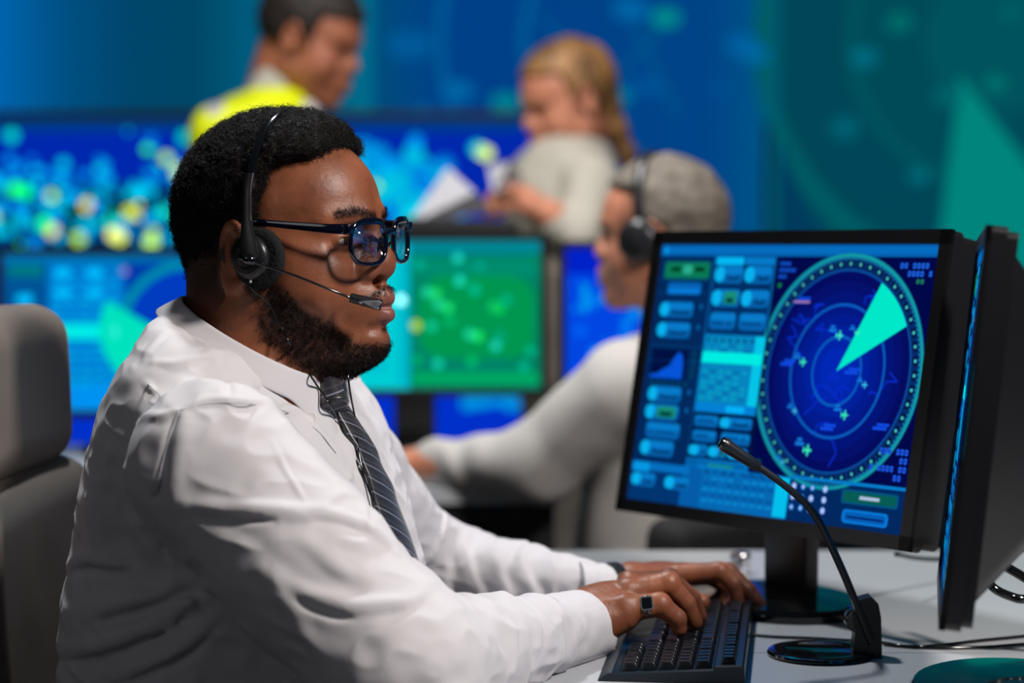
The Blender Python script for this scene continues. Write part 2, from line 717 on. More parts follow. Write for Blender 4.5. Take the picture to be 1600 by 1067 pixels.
def near_hand(p):
    d = cap(p, P(850, 985, 2.60), P(915, 970, 2.655), 0.027, 0.029)
    d = smin(d, ell(p, P(945, 950, 2.668), (0.048, 0.038, 0.029), rotz(0.25) @ roty(-0.18)), 0.018)
    d = smin(d, cap(p, P(925, 980, 2.640), P(975, 962, 2.640), 0.024, 0.017), 0.012)
    d = smin(d, fingers(p, NEAR_F), 0.006)
    for t in NEAR_TENDON:
        d = smin(d, limb(p, [(P(*a), 0.0028) for a in t], 0.004), 0.010)
    for c in NEAR_F[:4]:
        for j in (0, 1):
            d = smin(d, sph(p, P(c[j][0], c[j][1] - 3, c[j][2]), c[j][3] * 0.98), 0.004)
    for c, v in ((NEAR_F[0], 0.45), (NEAR_F[1], 0.5), (NEAR_F[0], 0.9), (NEAR_F[1], 0.95)):
        pass
    wr = noise(p * np.array([1, 1, 0.35], np.float32), 0.004)
    return d + 0.00015 * wr


# left hand, farther along the keyboard
FAR_F = [
    [(1060, 898, 2.855, .0130), (1124, 892, 2.850, .0108), (1146, 912, 2.850, .0096), (1153, 940, 2.852, .0082)],
    [(1068, 896, 2.880, .0130), (1138, 893, 2.880, .0108), (1168, 922, 2.875, .0094), (1190, 950, 2.870, .0082)],
    [(1066, 898, 2.905, .0125), (1130, 896, 2.915, .0105), (1160, 920, 2.925, .0090), (1170, 938, 2.930, .0080)],
    [(1060, 902, 2.927, .0120), (1110, 902, 2.945, .0095), (1135, 920, 2.955, .0085), (1142, 932, 2.960, .0075)],
    [(985, 925, 2.820, .0150), (1045, 932, 2.800, .0120), (1096, 940, 2.795, .0098)],
]


def far_hand(p):
    d = cap(p, P(950, 922, 2.84), P(985, 913, 2.85), 0.0225, 0.026)
    d = smin(d, ell(p, P(1022, 905, 2.872), (0.048, 0.036, 0.021), rotz(0.12) @ roty(-0.08)), 0.018)
    d = smin(d, fingers(p, FAR_F), 0.006)
    return d + 0.00012 * noise(p, 0.004)


man = thing('person', 'seated man in white shirt, dark striped tie and glasses typing at the white desk', 'person', P(385, 1067, 2.60))
SKIN = mat('skin_deep_brown', srgb(134, 78, 50), 0.46, bump=(420, 0.22, 0.0012), noise_col=(30, srgb(92, 48, 30), 0.7), sss=0.06,
           attr_cols=[('beard', srgb(30, 20, 17)), ('lips', srgb(122, 72, 66))])

HV, HQ = polygonize(man_head_world, HF.o + [-0.19, -0.17, -0.235], HF.o + [0.17, 0.17, 0.16], 0.0016)
N1, NQ = polygonize(near_hand, P(840, 1000, 2.60) + [0, -0.05, -0.05], P(1110, 880, 2.8) + [0.02, 0.02, 0.02], 0.0012)
F1, FQ = polygonize(far_hand, P(920, 970, 2.77) + [0, -0.05, -0.02], P(1210, 870, 3.0) + [0.02, 0.02, 0.02], 0.0015)


def trunk(p):                        # the body under the shirt
    d = cap(p, P(385, 640, 2.6), P(380, 1067, 2.6), 0.10, 0.14)
    d = smin(d, cap(p, P(330, 735, 2.42), P(500, 720, 2.75), 0.05), 0.04)
    for a, e, w in ((P(330, 735, 2.42), P(625, 1040, 2.32), P(870, 985, 2.61)), (P(500, 720, 2.75), P(650, 890, 2.97), P(945, 920, 2.84))):
        d = smin(d, cap(p, a, e, 0.045, 0.040), 0.02)
        d = smin(d, cap(p, e, w, 0.032, 0.018), 0.02)
    return d


TV_, TQ = polygonize(trunk, (-0.55, 2.1, 0.66), (0.17, 3.1, 1.08), 0.012)
BV, BQ = join([(HV, HQ), (N1, NQ), (F1, FQ), (TV_, TQ)])

# ---- beard mask in head space
hl = HF.loc(HV.astype(float))
ax_, ay_, az_ = hl[:, 0], np.abs(hl[:, 1]), hl[:, 2]


def beard_mask(x, y, z):
    top = np.interp(x, [-0.01, 0.02, 0.045, 0.065, 0.085, 0.10, 0.13], [0.0, -0.035, -0.052, -0.074, -0.094, -0.104, -0.108])
    low = np.interp(x, [-0.01, 0.03, 0.06, 0.13], [-0.085, -0.118, -0.15, -0.16])
    a = smooth(0.004, -0.012, z - top) * smooth(-0.004, 0.012, z - low) * smooth(0.0, 0.026, x)
    side = smooth(-0.012, 0.0, x) * smooth(0.022, 0.010, x) * smooth(0.03, 0.01, z) * smooth(-0.06, -0.04, z) * 0.5
    mus = smooth(0.0045, 0.0, np.abs(z - (-0.0515 - (y / 0.026) ** 2 * 0.010))) * smooth(0.031, 0.024, y) * (x > 0.085) * 0.75
    soul = smooth(0.004, 0.0, np.abs(z + 0.0945)) * smooth(0.008, 0.003, y) * (x > 0.09) * 0.8
    return np.clip(np.maximum.reduce([a, side, mus, soul]), 0, 1)


beard = beard_mask(ax_, ay_, az_)
brow = smooth(0.006, 0.001, np.abs(az_ - (0.0235 + 0.005 * np.sin((ay_ - 0.012) / 0.045 * 3.0)))) * smooth(0.005, 0.010, ay_) * smooth(0.056, 0.046, ay_) * (ax_ > 0.05)
lips = smooth(0.0015, -0.0005, np.minimum(cap(hl * [1, 0, 1] + ay_[:, None] * [0, 1, 0], (0.1140, 0, -0.0610), (0.0920, 0.028, -0.0690), 0.0120, 0.0046),
                                         cap(hl * [1, 0, 1] + ay_[:, None] * [0, 1, 0], (0.1145, 0, -0.0800), (0.0920, 0.027, -0.0725), 0.0118, 0.0046)))
fade = smooth(0.02, -0.01, ax_ - 0.005) * smooth(-0.115, -0.04, az_) * (ay_ < 0.086) * 0.9
fore = smooth(0.055, 0.085, az_ - 0.18 * ax_) * 0.5
tot = len(BV)
A = lambda v: np.concatenate([v, np.zeros(tot - len(HV))])
nz = noise(HV, 0.003) * 0.5 + 0.5
bcol = np.clip(np.maximum.reduce([beard * (0.55 + 0.4 * nz), brow * (0.5 + 0.4 * nz), fade, fore * nz]), 0, 1)
body = mesh_obj('body', BV, BQ, SKIN, man, attrs={'beard': A(bcol), 'lips': A(lips)})
eye_parts(HF, man)

# ---- hair: close curls
HAIRM = mat('hair_black', srgb(20, 17, 16), 0.6, spec=0.2)


def hair_sdf(p):
    q = HF.loc(p)
    q[:, 1] = np.abs(q[:, 1])
    t = 0.0015 + 0.0125 * smooth(-0.05, 0.055, q[:, 2])
    sk = ell(q, (-0.010, 0, 0.027), (0.106, 0.079, 0.096))
    sk = smin(sk, ell(q, (0.026, 0, 0.050), (0.062, 0.062, 0.058)), 0.02)
    sk = smin(sk, cap(q, (-0.066, 0, -0.005), (-0.064, 0, -0.10), 0.044, 0.048), 0.03)
    d = sk - t
    front = (0.080 + 0.15 * q[:, 0] + 0.10 * np.maximum(0, q[:, 1] - 0.03)) - q[:, 2]
    back = np.maximum(q[:, 0] - 0.004 - 0.25 * np.maximum(0, q[:, 2] - 0.03), -0.055 - q[:, 2])
    earcut = 0.034 - np.sqrt((q[:, 0] + 0.010) ** 2 + (q[:, 2] + 0.016) ** 2)
    back = np.maximum(back, earcut)
    reg = smin(front, back, 0.02)
    d = smax(d, reg, 0.008)
    d = smax(d, q[:, 0] - 0.066 + 0.30 * np.maximum(0, q[:, 2] - 0.10), 0.012)
    return d + 0.0022 * noise(p, 0.009) + 0.0014 * noise(p, 0.0045)


hv, hq = polygonize(hair_sdf, HF.o + [-0.17, -0.15, -0.10], HF.o + [0.15, 0.15, 0.17], 0.0020)
hn = vnormals(hv, hq)
loc_h = HF.loc(hv.astype(float))
okh = (loc_h[:, 2] > -0.045)
dens = hn[okh]
sv, sq = strands(hv[okh], hn[okh], 38000, 0.0105, 0.00030, 0.0042, rng, 0.42)
allv, allq = join([(hv, hq), (sv, sq)])
hair = mesh_obj('hair', allv, allq, HAIRM, man)

# ---- beard, moustache and eyebrow hairs
hN = vnormals(HV, HQ)
w = beard.copy()
sel = np.where(rng.rand(len(HV)) < w)[0]
bv, bq = strands(HV[sel], hN[sel], 15500, 0.0048, 0.00020, 0.0020, rng, 0.45, lay=np.array([0.3, 0, -0.9]))
HAIRB = mat('beard_black', srgb(22, 18, 16), 0.8, spec=0.12)
mesh_obj('beard', bv, bq, HAIRB, man)
sel = np.where(brow > 0.3)[0]
bv, bq = strands(HV[sel], hN[sel], 1500, 0.0055, 0.00013, 0.0002, rng, 0.08, lay=HF.R @ np.array([-0.8, 0, 0.5]))
mesh_obj('eyebrows', bv, bq, HAIRB, man)
# ------------------------------------------------------------------ the man's clothes
TYAW = math.radians(-22)
MPX = 2.6 / FPX
cb, cf = P(289, 464, 2.62), P(508, 588, 2.575)
e1 = (cf - cb) / 2
cc = (cf + cb) / 2
e1n = e1 / np.linalg.norm(e1)
lat = np.array([0.10, 0.99, 0.0])
upn = np.cross(e1 / np.linalg.norm(e1), lat)
upn /= np.linalg.norm(upn)
if upn[2] < 0:
    upn = -upn


def zof(v, d=2.6):
    return P(400, v, d)[2]


_sl = [  # image row, back, front at 2.6 m, half width across the shoulders
    (470, 300, 420, .050), (482, 268, 440, .085), (494, 250, 462, .115), (515, 234, 482, .145), (540, 220, 502, .170), (565, 205, 520, .188), (610, 181, 550, .205),
    (650, 165, 575, .212), (690, 150, 597, .214), (760, 130, 622, .210), (850, 113, 650, .208), (900, 104, 662, .212), (980, 92, 672, .220),
    (1100, 90, 680, .225), (1200, 90, 680, .225)]
SZ = np.array([zof(r[0]) for r in _sl])[::-1]
SCX = np.array([((r[1] + r[2]) / 2 - 800) * MPX for r in _sl])[::-1]
SB = np.array([r[3] for r in _sl])[::-1]
_hw = np.array([(r[2] - r[1]) / 2 * MPX for r in _sl])[::-1]
SA = np.sqrt(np.maximum(_hw ** 2 - (SB * math.sin(TYAW)) ** 2, 0.0009)) / math.cos(TYAW)
_zz = np.linspace(SZ[0], SZ[-1], 160)


def _sm(y):
    v = np.interp(_zz, SZ, y)
    k = np.hanning(11)
    k /= k.sum()
    return np.convolve(np.pad(v, 5, 'edge'), k, 'valid')


TCX, TA, TB = _sm(SCX), _sm(SA), _sm(SB)
TCY = 2.615
S0, E0, W0 = P(335, 732, 2.40), P(625, 1040, 2.31), P(893, 985, 2.635)
S1, E1, W1 = P(495, 705, 2.76), P(655, 885, 2.98), P(948, 922, 2.84)


def shirt_base(p):
    z = p[:, 2]
    cx, a, b = np.interp(z, _zz, TCX), np.interp(z, _zz, TA), np.interp(z, _zz, TB)
    x, y = p[:, 0] - cx, p[:, 1] - TCY
    c, s = math.cos(-TYAW), math.sin(-TYAW)
    X, Y = x * c - y * s, x * s + y * c
    k = np.sqrt((X / a) ** 2 + (Y / b) ** 2)
    g = np.sqrt((X / a ** 2) ** 2 + (Y / b ** 2) ** 2) + 1e-6
    d = (k - 1) * k / g
    d = np.clip(d, -0.15, 10)
    d = np.maximum(d * 0.85, z - SZ[-1])
    d = smax(d, (p - cc) @ upn + 0.019 - 0.020 * smooth(-0.02, 0.06, (p - cc) @ e1n), 0.012)
    n = limb(p, [(S0, .088), (S0 * .5 + E0 * .5, .080), (E0, .076)], .03)
    n = smin(n, cap(p, E0, W0, .068, .034), .035)
    f = limb(p, [(S1, .082), (E1, .060)], .03)
    f = smin(f, cap(p, E1, W1, .056, .030), .03)
    d = smin(d, n, .028)
    return smin(d, f, .025)


def pick(u, v, f, d0=1.9, d1=3.4, off=0.0):
    """point of a surface seen at a pixel, lifted off it by `off`"""
    ds = np.linspace(d0, d1, 400)
    pts = np.array([P(u, v, d) for d in ds])
    val = f(pts) - off
    i = np.argmax(val < 0)
    if not (val < 0).any():
        i = int(np.argmin(val))
        return pts[i]
    t = val[i - 1] / (val[i - 1] - val[i] + 1e-9)
    return pts[i - 1] * (1 - t) + pts[i] * t


# folds: pixel path, height (m), width (m), companion valley (fraction)
FOLDS = [
    ([(292, 792), (350, 792), (430, 797), (520, 803), (585, 830), (618, 862)], .0060, .0085, .7),
    ([(280, 640), (262, 690), (247, 770), (252, 850), (275, 885)], -.0040, .0060, 0),
    ([(292, 655), (280, 720), (272, 790)], .0035, .010, 0),
    ([(205, 572), (232, 603), (276, 643)], .0020, .0050, .3),
    ([(282, 640), (330, 624), (400, 626), (450, 640), (495, 668), (525, 706), (545, 745)], .0050, .0085, -.8),
    ([(352, 548), (320, 556), (275, 568), (240, 566)], .0040, .0060, .6),
    ([(205, 662), (240, 650), (272, 645)], .0025, .0070, .2),
    ([(250, 492), (290, 512), (325, 545), (345, 580)], .0030, .0070, .5),
    ([(255, 520), (225, 560)], .0030, .0060, .5),
    ([(345, 575), (358, 610), (352, 625)], -.0025, .0050, 0),
    ([(395, 560), (402, 600), (410, 620)], .0020, .0050, .4),
    ([(440, 900), (500, 935), (570, 946), (640, 936), (675, 908)], .0055, .0100, .45),
    ([(520, 690), (545, 745), (570, 800), (590, 840)], .0030, .0060, .5),
    ([(560, 775), (530, 772), (505, 790), (480, 806), (440, 812)], .0040, .0070, .2),
    ([(600, 860), (560, 850), (520, 846)], .0015, .0090, 0),
    ([(425, 690), (450, 740), (480, 785)], .0018, .0040, .5),
    ([(108, 882), (140, 872), (200, 885), (260, 905)], .0045, .0090, .8),
    ([(104, 958), (180, 945), (250, 925), (300, 905)], .0055, .0110, .7),
    ([(92, 1012), (150, 1010), (220, 985), (290, 945), (330, 915)], .0080, .0110, .8),
    ([(178, 1058), (250, 1030), (300, 1000), (335, 965)], .0050, .0090, .8),
    ([(178, 745), (182, 830), (212, 888), (275, 908)], -.0090, .0200, 0),
    ([(150, 700), (148, 800), (160, 870)], .0050, .0180, 0),
    ([(340, 830), (420, 900), (470, 980), (520, 1060)], .0030, .0140, 0),
    ([(460, 830), (520, 880), (560, 900)], .0025, .0110, .4),
    # far sleeve
    ([(672, 800), (700, 812), (735, 832)], .0030, .0070, 0),
]
_F = []
for path, hgt, wid, val in FOLDS:
    pts = np.array([pick(u, v, shirt_base) for u, v in path])
    c = np.array(bez(pts, 5))
    m = len(c)
    tt = np.linspace(0, 1, m)
    taper = np.sin(np.clip(tt * math.pi, 0.12, math.pi - 0.12)) ** 0.6
    hgt, wid = hgt * 1.35, wid * 0.85
    _F.append((c, hgt * taper, wid))
    if val:
        dn = np.array([0, 0, -1.0]) if abs(c[-1][0] - c[0][0]) > abs(c[-1][2] - c[0][2]) else np.array([1.0, 0, 0])
        _F.append((c + dn * wid * 1.45 * np.sign(val), -abs(val) * hgt * taper, wid * 0.8))


def folds(p):
    out = np.zeros(len(p), np.float32)
    for c, h, w in _F:
        r = 2.6 * w
        lo, hi = c.min(0) - r, c.max(0) + r
        m = np.where(((p > lo) & (p < hi)).all(1))[0]
        if not len(m):
            continue
        q = p[m]
        best = np.full(len(q), 1e9)
        hh = np.zeros(len(q))
        for i in range(len(c) - 1):
            a, b = c[i], c[i + 1]
            ab = b - a
            t = np.clip((q - a) @ ab / (ab @ ab + 1e-12), 0, 1)
            d2 = ((q - a - t[:, None] * ab) ** 2).sum(1)
            u = d2 < best
            best[u] = d2[u]
            hh[u] = (h[i] + (h[i + 1] - h[i]) * t)[u]
        out[m] += (hh * np.exp(-best / (w * w))).astype(np.float32)
    return out


def sleeve_creases(p, a, b, spec, rad):
    """creases that ring a bent sleeve: (distance along, height, width, slant)"""
    ax = (b - a) / np.linalg.norm(b - a)
    q = p - a
    t = q @ ax
    perp = np.linalg.norm(q - t[:, None] * ax, axis=1)
    m = np.where((perp < rad) & (t > -0.02) & (t < np.linalg.norm(b - a) + 0.02))[0]
    out = np.zeros(len(p), np.float32)
    if not len(m):
        return out
    t, z, y = t[m], q[m, 2], q[m, 1]
    wob = 0.010 * noise(p[m], 0.045) + 0.004 * noise(p[m], 0.018)
    for t0, h, w, sl in spec:
        x = t - t0 + sl * z + wob
        mod = 0.45 + 0.55 * smooth(-0.5, 0.5, noise(p[m] + t0 * 7, 0.05))
        out[m] += (h * mod * np.where(x < 0, np.exp(-(x / w) ** 2), np.exp(-(x / (w * 0.35)) ** 2))).astype(np.float32)
    return out


NEARC = [(0.085, .0060, .020, .30), (0.118, .0065, .018, -.15), (0.152, .0060, .020, .35), (0.190, .0055, .018, -.20), (0.222, .0060, .018, .25), (0.258, .0055, .016, -.10), (0.288, .0050, .014, .20)]
FARC = [(0.035, .0060, .018, .40), (0.070, .0055, .016, -.10), (0.110, .0060, .018, .45), (0.150, .0050, .016, .10), (0.185, .0055, .016, .40), (0.215, .0045, .014, .0)]


def shirt_sdf(p):
    d = shirt_base(p)
    near = np.abs(d) < 0.045
    if near.any():
        q = p[near]
        s = folds(q)
        s += sleeve_creases(q, E0, W0, NEARC, .10) + sleeve_creases(q, E1, W1, FARC, .085)
        s += 0.0022 * noise(q @ np.array([[1, 0, 0], [0, 1, 0], [0.4, 0, 1.3]], np.float32), 0.05)
        s += 0.0016 * (1 - np.abs(noise(q @ np.array([[1, 0, .5], [0, 1, 0], [-.5, 0, 1.6]], np.float32), 0.034)) * 2) + 0.0008 * noise(q, 0.018)
        d[near] -= s
    return d


shV, shQ = polygonize(shirt_sdf, (-0.56, 2.14, 0.66), (0.13, 3.08, 1.14), 0.0025, K=6, lip=1.7)
CLOTH = mat('shirt_cotton', srgb(194, 191, 194), 0.75, bump=(1500, 0.12, 0.0004), sheen=0.2, spec=0.25)
SEAM = mat('shirt_stitching', srgb(176, 174, 180), 0.8)
shirt = mesh_obj('shirt', shV, shQ, CLOTH, man)
shirt['label'] = 'white long sleeved shirt'


def ontop(path, f, off, n=6):
    return bez([pick(u, v, f, off=off) for u, v in path], n)


sm = MB()
for path in ([(205, 570), (232, 601), (278, 642)], [(280, 641), (262, 690), (247, 770), (253, 850), (275, 885)],
             [(282, 641), (330, 630), (400, 632), (450, 645), (495, 672), (525, 708)]):
    sm.tube(ontop(path, shirt_sdf, 0.0002), 0.0006, 5)
sm.build('seam', SEAM, shirt, True)

# cuffs
def cuff(name, a, b, r0, r1, cut, flat=1.0):
    a, b = np.asarray(a), np.asarray(b)
    ax = (b - a) / np.linalg.norm(b - a)

    def f(p):
        o = cap(p, a - ax * .03, b + ax * .03, r0, r1)
        rough = 0.0012 * noise(p, 0.016)
        d = np.maximum(o - rough, -(o + 0.0028 - rough))
        t = (p - a) @ ax
        ln = np.linalg.norm(b - a)
        slant = cut * (p[:, 2] - b[2])
        d = np.maximum(d, -t - 0.0)
        return np.maximum(d, t - ln - slant)
    lo = np.minimum(a, b) - 0.075
    hi = np.maximum(a, b) + 0.075
    o = sdf_obj(name, f, lo, hi, 0.0014, CLOTH, man)
    return o


cuff('cuff', P(852, 992, 2.588), P(914, 977, 2.652), .0435, .0405, -0.35)
cuff('cuff', P(905, 921, 2.842), P(960, 921, 2.850), .0325, .0305, 0.0)

# collar: stand, rolled top edge and falling leaf
NT = 72
V, F = [], []
rows = 9
for i in range(NT + 1):
    th = math.radians(6 + (354 - 6) * i / NT)
    fr = 0.5 + 0.5 * math.cos(th)
    rad = math.cos(th) * e1 + math.sin(th) * lat * 0.083
    rn = rad / np.linalg.norm(rad)
    top = cc + rad
    tip = smooth(math.radians(48), math.radians(13), min(th, 2 * math.pi - th))
    drop = 0.025 + 0.003 * fr + 0.024 * tip
    out = 0.011 + 0.004 * (1 - fr)
    prof = [(-0.0015, -0.046), (-0.0015, -0.012), (-0.001, -0.003), (0.001, 0.0), (0.0035, -0.001), (0.0055, -0.006),
            (0.0055 + out * 0.35, -drop * 0.45), (0.0055 + out * 0.75, -drop * 0.8), (0.0055 + out, -drop)]
    for o, h in prof:
        V.append(top + rn * o + upn * h + e1n * (0.75 * tip * max(0, -h - 0.006) * (o > 0.003)))
for i in range(NT):
    for k in range(rows - 1):
        F.append([i * rows + k, i * rows + k + 1, (i + 1) * rows + k + 1, (i + 1) * rows + k])
collar = mesh_obj('collar', V, F, CLOTH, man)
so = collar.modifiers.new('thickness', 'SOLIDIFY')
so.thickness = 0.0022
so.offset = 0
sb = collar.modifiers.new('soft', 'SUBSURF')
sb.levels = sb.render_levels = 1

bt = MB()
c = pick(486, 652, shirt_sdf, off=0.0015)
n_ = P(482, 622, 1.0) - P(482, 622, 2.0)
n_ /= np.linalg.norm(n_)
Rb = np.array(Vector(n_).to_track_quat('Z', 'Y').to_matrix())
bt.lathe([(0.001, 0.0), (0.0052, 0.0), (0.0056, 0.001), (0.0050, 0.002), (0.0038, 0.0014), (0.0005, 0.0014)], c, Rb, 20)
b = bt.build('button', mat('button_white', srgb(225, 222, 220), 0.35), man, auto=40)

# tie
TIE = mat('tie_silk', srgb(30, 30, 36), 0.38, sheen=0.3)
nt = TIE.node_tree
at = nt.nodes.new('ShaderNodeAttribute')
at.attribute_name = 'stripe'
mt = nt.nodes.new('ShaderNodeMath')
mt.operation = 'FRACT'
nt.links.new(at.outputs['Fac'], mt.inputs[0])
cr = nt.nodes.new('ShaderNodeValToRGB')
cr.color_ramp.interpolation = 'LINEAR'
el = cr.color_ramp.elements
el[0].position, el[0].color = 0.0, (*srgb(22, 22, 27), 1)
el[1].position, el[1].color = 1.0, (*srgb(22, 22, 27), 1)
for pos, colr in ((0.42, srgb(30, 30, 36)), (0.50, srgb(58, 58, 66)), (0.56, srgb(24, 24, 30)), (0.80, srgb(34, 34, 42)), (0.88, srgb(128, 132, 148)), (0.93, srgb(34, 34, 42))):
    e = el.new(pos)
    e.color = (*colr, 1)
nt.links.new(mt.outputs[0], cr.inputs[0])
nt.links.new(cr.outputs[0], nt.nodes['Principled BSDF'].inputs['Base Color'])


def grad(f, p, e=0.003):
    p = np.atleast_2d(p)
    g = np.stack([f(p + np.eye(3)[i] * e) - f(p - np.eye(3)[i] * e) for i in range(3)], 1)
    return g / (np.linalg.norm(g, axis=1)[:, None] + 1e-9)


tz = np.linspace(zof(622), zof(1000), 46)
fw = np.array([math.cos(TYAW), math.sin(TYAW), 0])
lt = np.array([-math.sin(TYAW), math.cos(TYAW), 0])
ctr = []
for z in tz:
    c = np.array([np.interp(z, _zz, TCX), TCY, z])
    for r in np.linspace(0.26, 0.02, 241):
        q = c + fw * r
        if shirt_base(q[None])[0] < 0.004:
            break
    ctr.append(q)
ctr = np.array(ctr)
ctr[:, 0] = np.convolve(np.pad(ctr[:, 0], 3, 'edge'), np.ones(7) / 7, 'valid')
ctr[:, 1] = np.convolve(np.pad(ctr[:, 1], 3, 'edge'), np.ones(7) / 7, 'valid')
NW = 9
V, F, S = [], [], []
L = 0
for i, c in enumerate(ctr):
    if i:
        L += np.linalg.norm(ctr[i] - ctr[i - 1])
    half = 0.0165 + 0.021 * smooth(0.0, 0.26, L)
    for k in range(NW):
        s = -1 + 2 * k / (NW - 1)
        p = c + lt * s * half + fw * (0.004 - 0.006 * s * s)
        dd = shirt_sdf(p[None].astype(float))[0]
        if dd < 0.0035:
            p = p + fw * (0.0035 - dd)
        V.append(p)
        S.append((L - 0.30 * s * half * 2) / 0.0175)
nr = len(ctr)
for i in range(nr - 1):
    for k in range(NW - 1):
        F.append([i * NW + k, i * NW + k + 1, (i + 1) * NW + k + 1, (i + 1) * NW + k])
tie = mesh_obj('tie', V, F, TIE, man, attrs={'stripe': S})
so = tie.modifiers.new('thickness', 'SOLIDIFY')
so.thickness = 0.003
so.offset = 0
kt, kb = P(511, 592, 2.562), P(522, 634, 2.548)
ka = (kb - kt) / np.linalg.norm(kb - kt)


def knot(p):
    d = cap(p, kt, kb, 0.0120, 0.0170)
    d = smax(d, ell(p, (kt + kb) / 2, (0.026, 0.030, 0.030)), 0.006)
    d = smax(d, ((p - kb) @ ka) - 0.002, 0.004)
    return d


kV, kQ = polygonize(knot, kt - 0.05, kb + 0.05, 0.0018)
st = ((kV - kt) @ ka + 0.5 * (kV[:, 1] - kt[1])) / 0.0150
kn = mesh_obj('tie_knot', kV, kQ, TIE, tie, attrs={'stripe': st})
# ------------------------------------------------------------------ eyeglasses (built in head space)
ACE = mat('navy_acetate', srgb(7, 10, 26), 0.12, coat=0.6)
BLACKP = mat('black_plastic', srgb(26, 27, 30), 0.34, bump=(1200, 0.05, 0.0003))
GLOSSB = mat('gloss_black', srgb(12, 13, 15), 0.12, coat=0.5)
STEEL = mat('polished_steel', srgb(215, 215, 220), 0.24, metal=1.0)
GREYP = mat('grey_plastic', srgb(120, 122, 128), 0.35)


def lens_material():
    m = bpy.data.materials.new('coated_lens')
    m.use_nodes = True
    nt = m.node_tree
    nt.nodes.clear()
    o = nt.nodes.new('ShaderNodeOutputMaterial')
    mx = nt.nodes.new('ShaderNodeMixShader')
    t = nt.nodes.new('ShaderNodeBsdfTransparent')
    t.inputs[0].default_value = (0.92, 0.95, 1, 1)
    g = nt.nodes.new('ShaderNodeBsdfGlossy')
    g.inputs['Roughness'].default_value = 0.03
    g.inputs['Color'].default_value = (0.8, 0.9, 1, 1)
    f = nt.nodes.new('ShaderNodeLayerWeight')
    f.inputs[0].default_value = 0.35
    r = nt.nodes.new('ShaderNodeMapRange')
    r.inputs['To Min'].default_value = 0.05
    r.inputs['To Max'].default_value = 0.40
    nt.links.new(f.outputs['Facing'], r.inputs['Value'])
    nt.links.new(r.outputs[0], mx.inputs[0])
    nt.links.new(t.outputs[0], mx.inputs[1])
    nt.links.new(g.outputs[0], mx.inputs[2])
    nt.links.new(mx.outputs[0], o.inputs[0])
    return m


LENS = lens_material()
glasses = thing('eyeglasses', 'dark blue framed eyeglasses on the face of the seated man with the tie', 'glasses', HF.wor((0.118, 0, 0)))


def gx(y):
    return 0.1215 - 0.0135 * (abs(y) / 0.072) ** 2


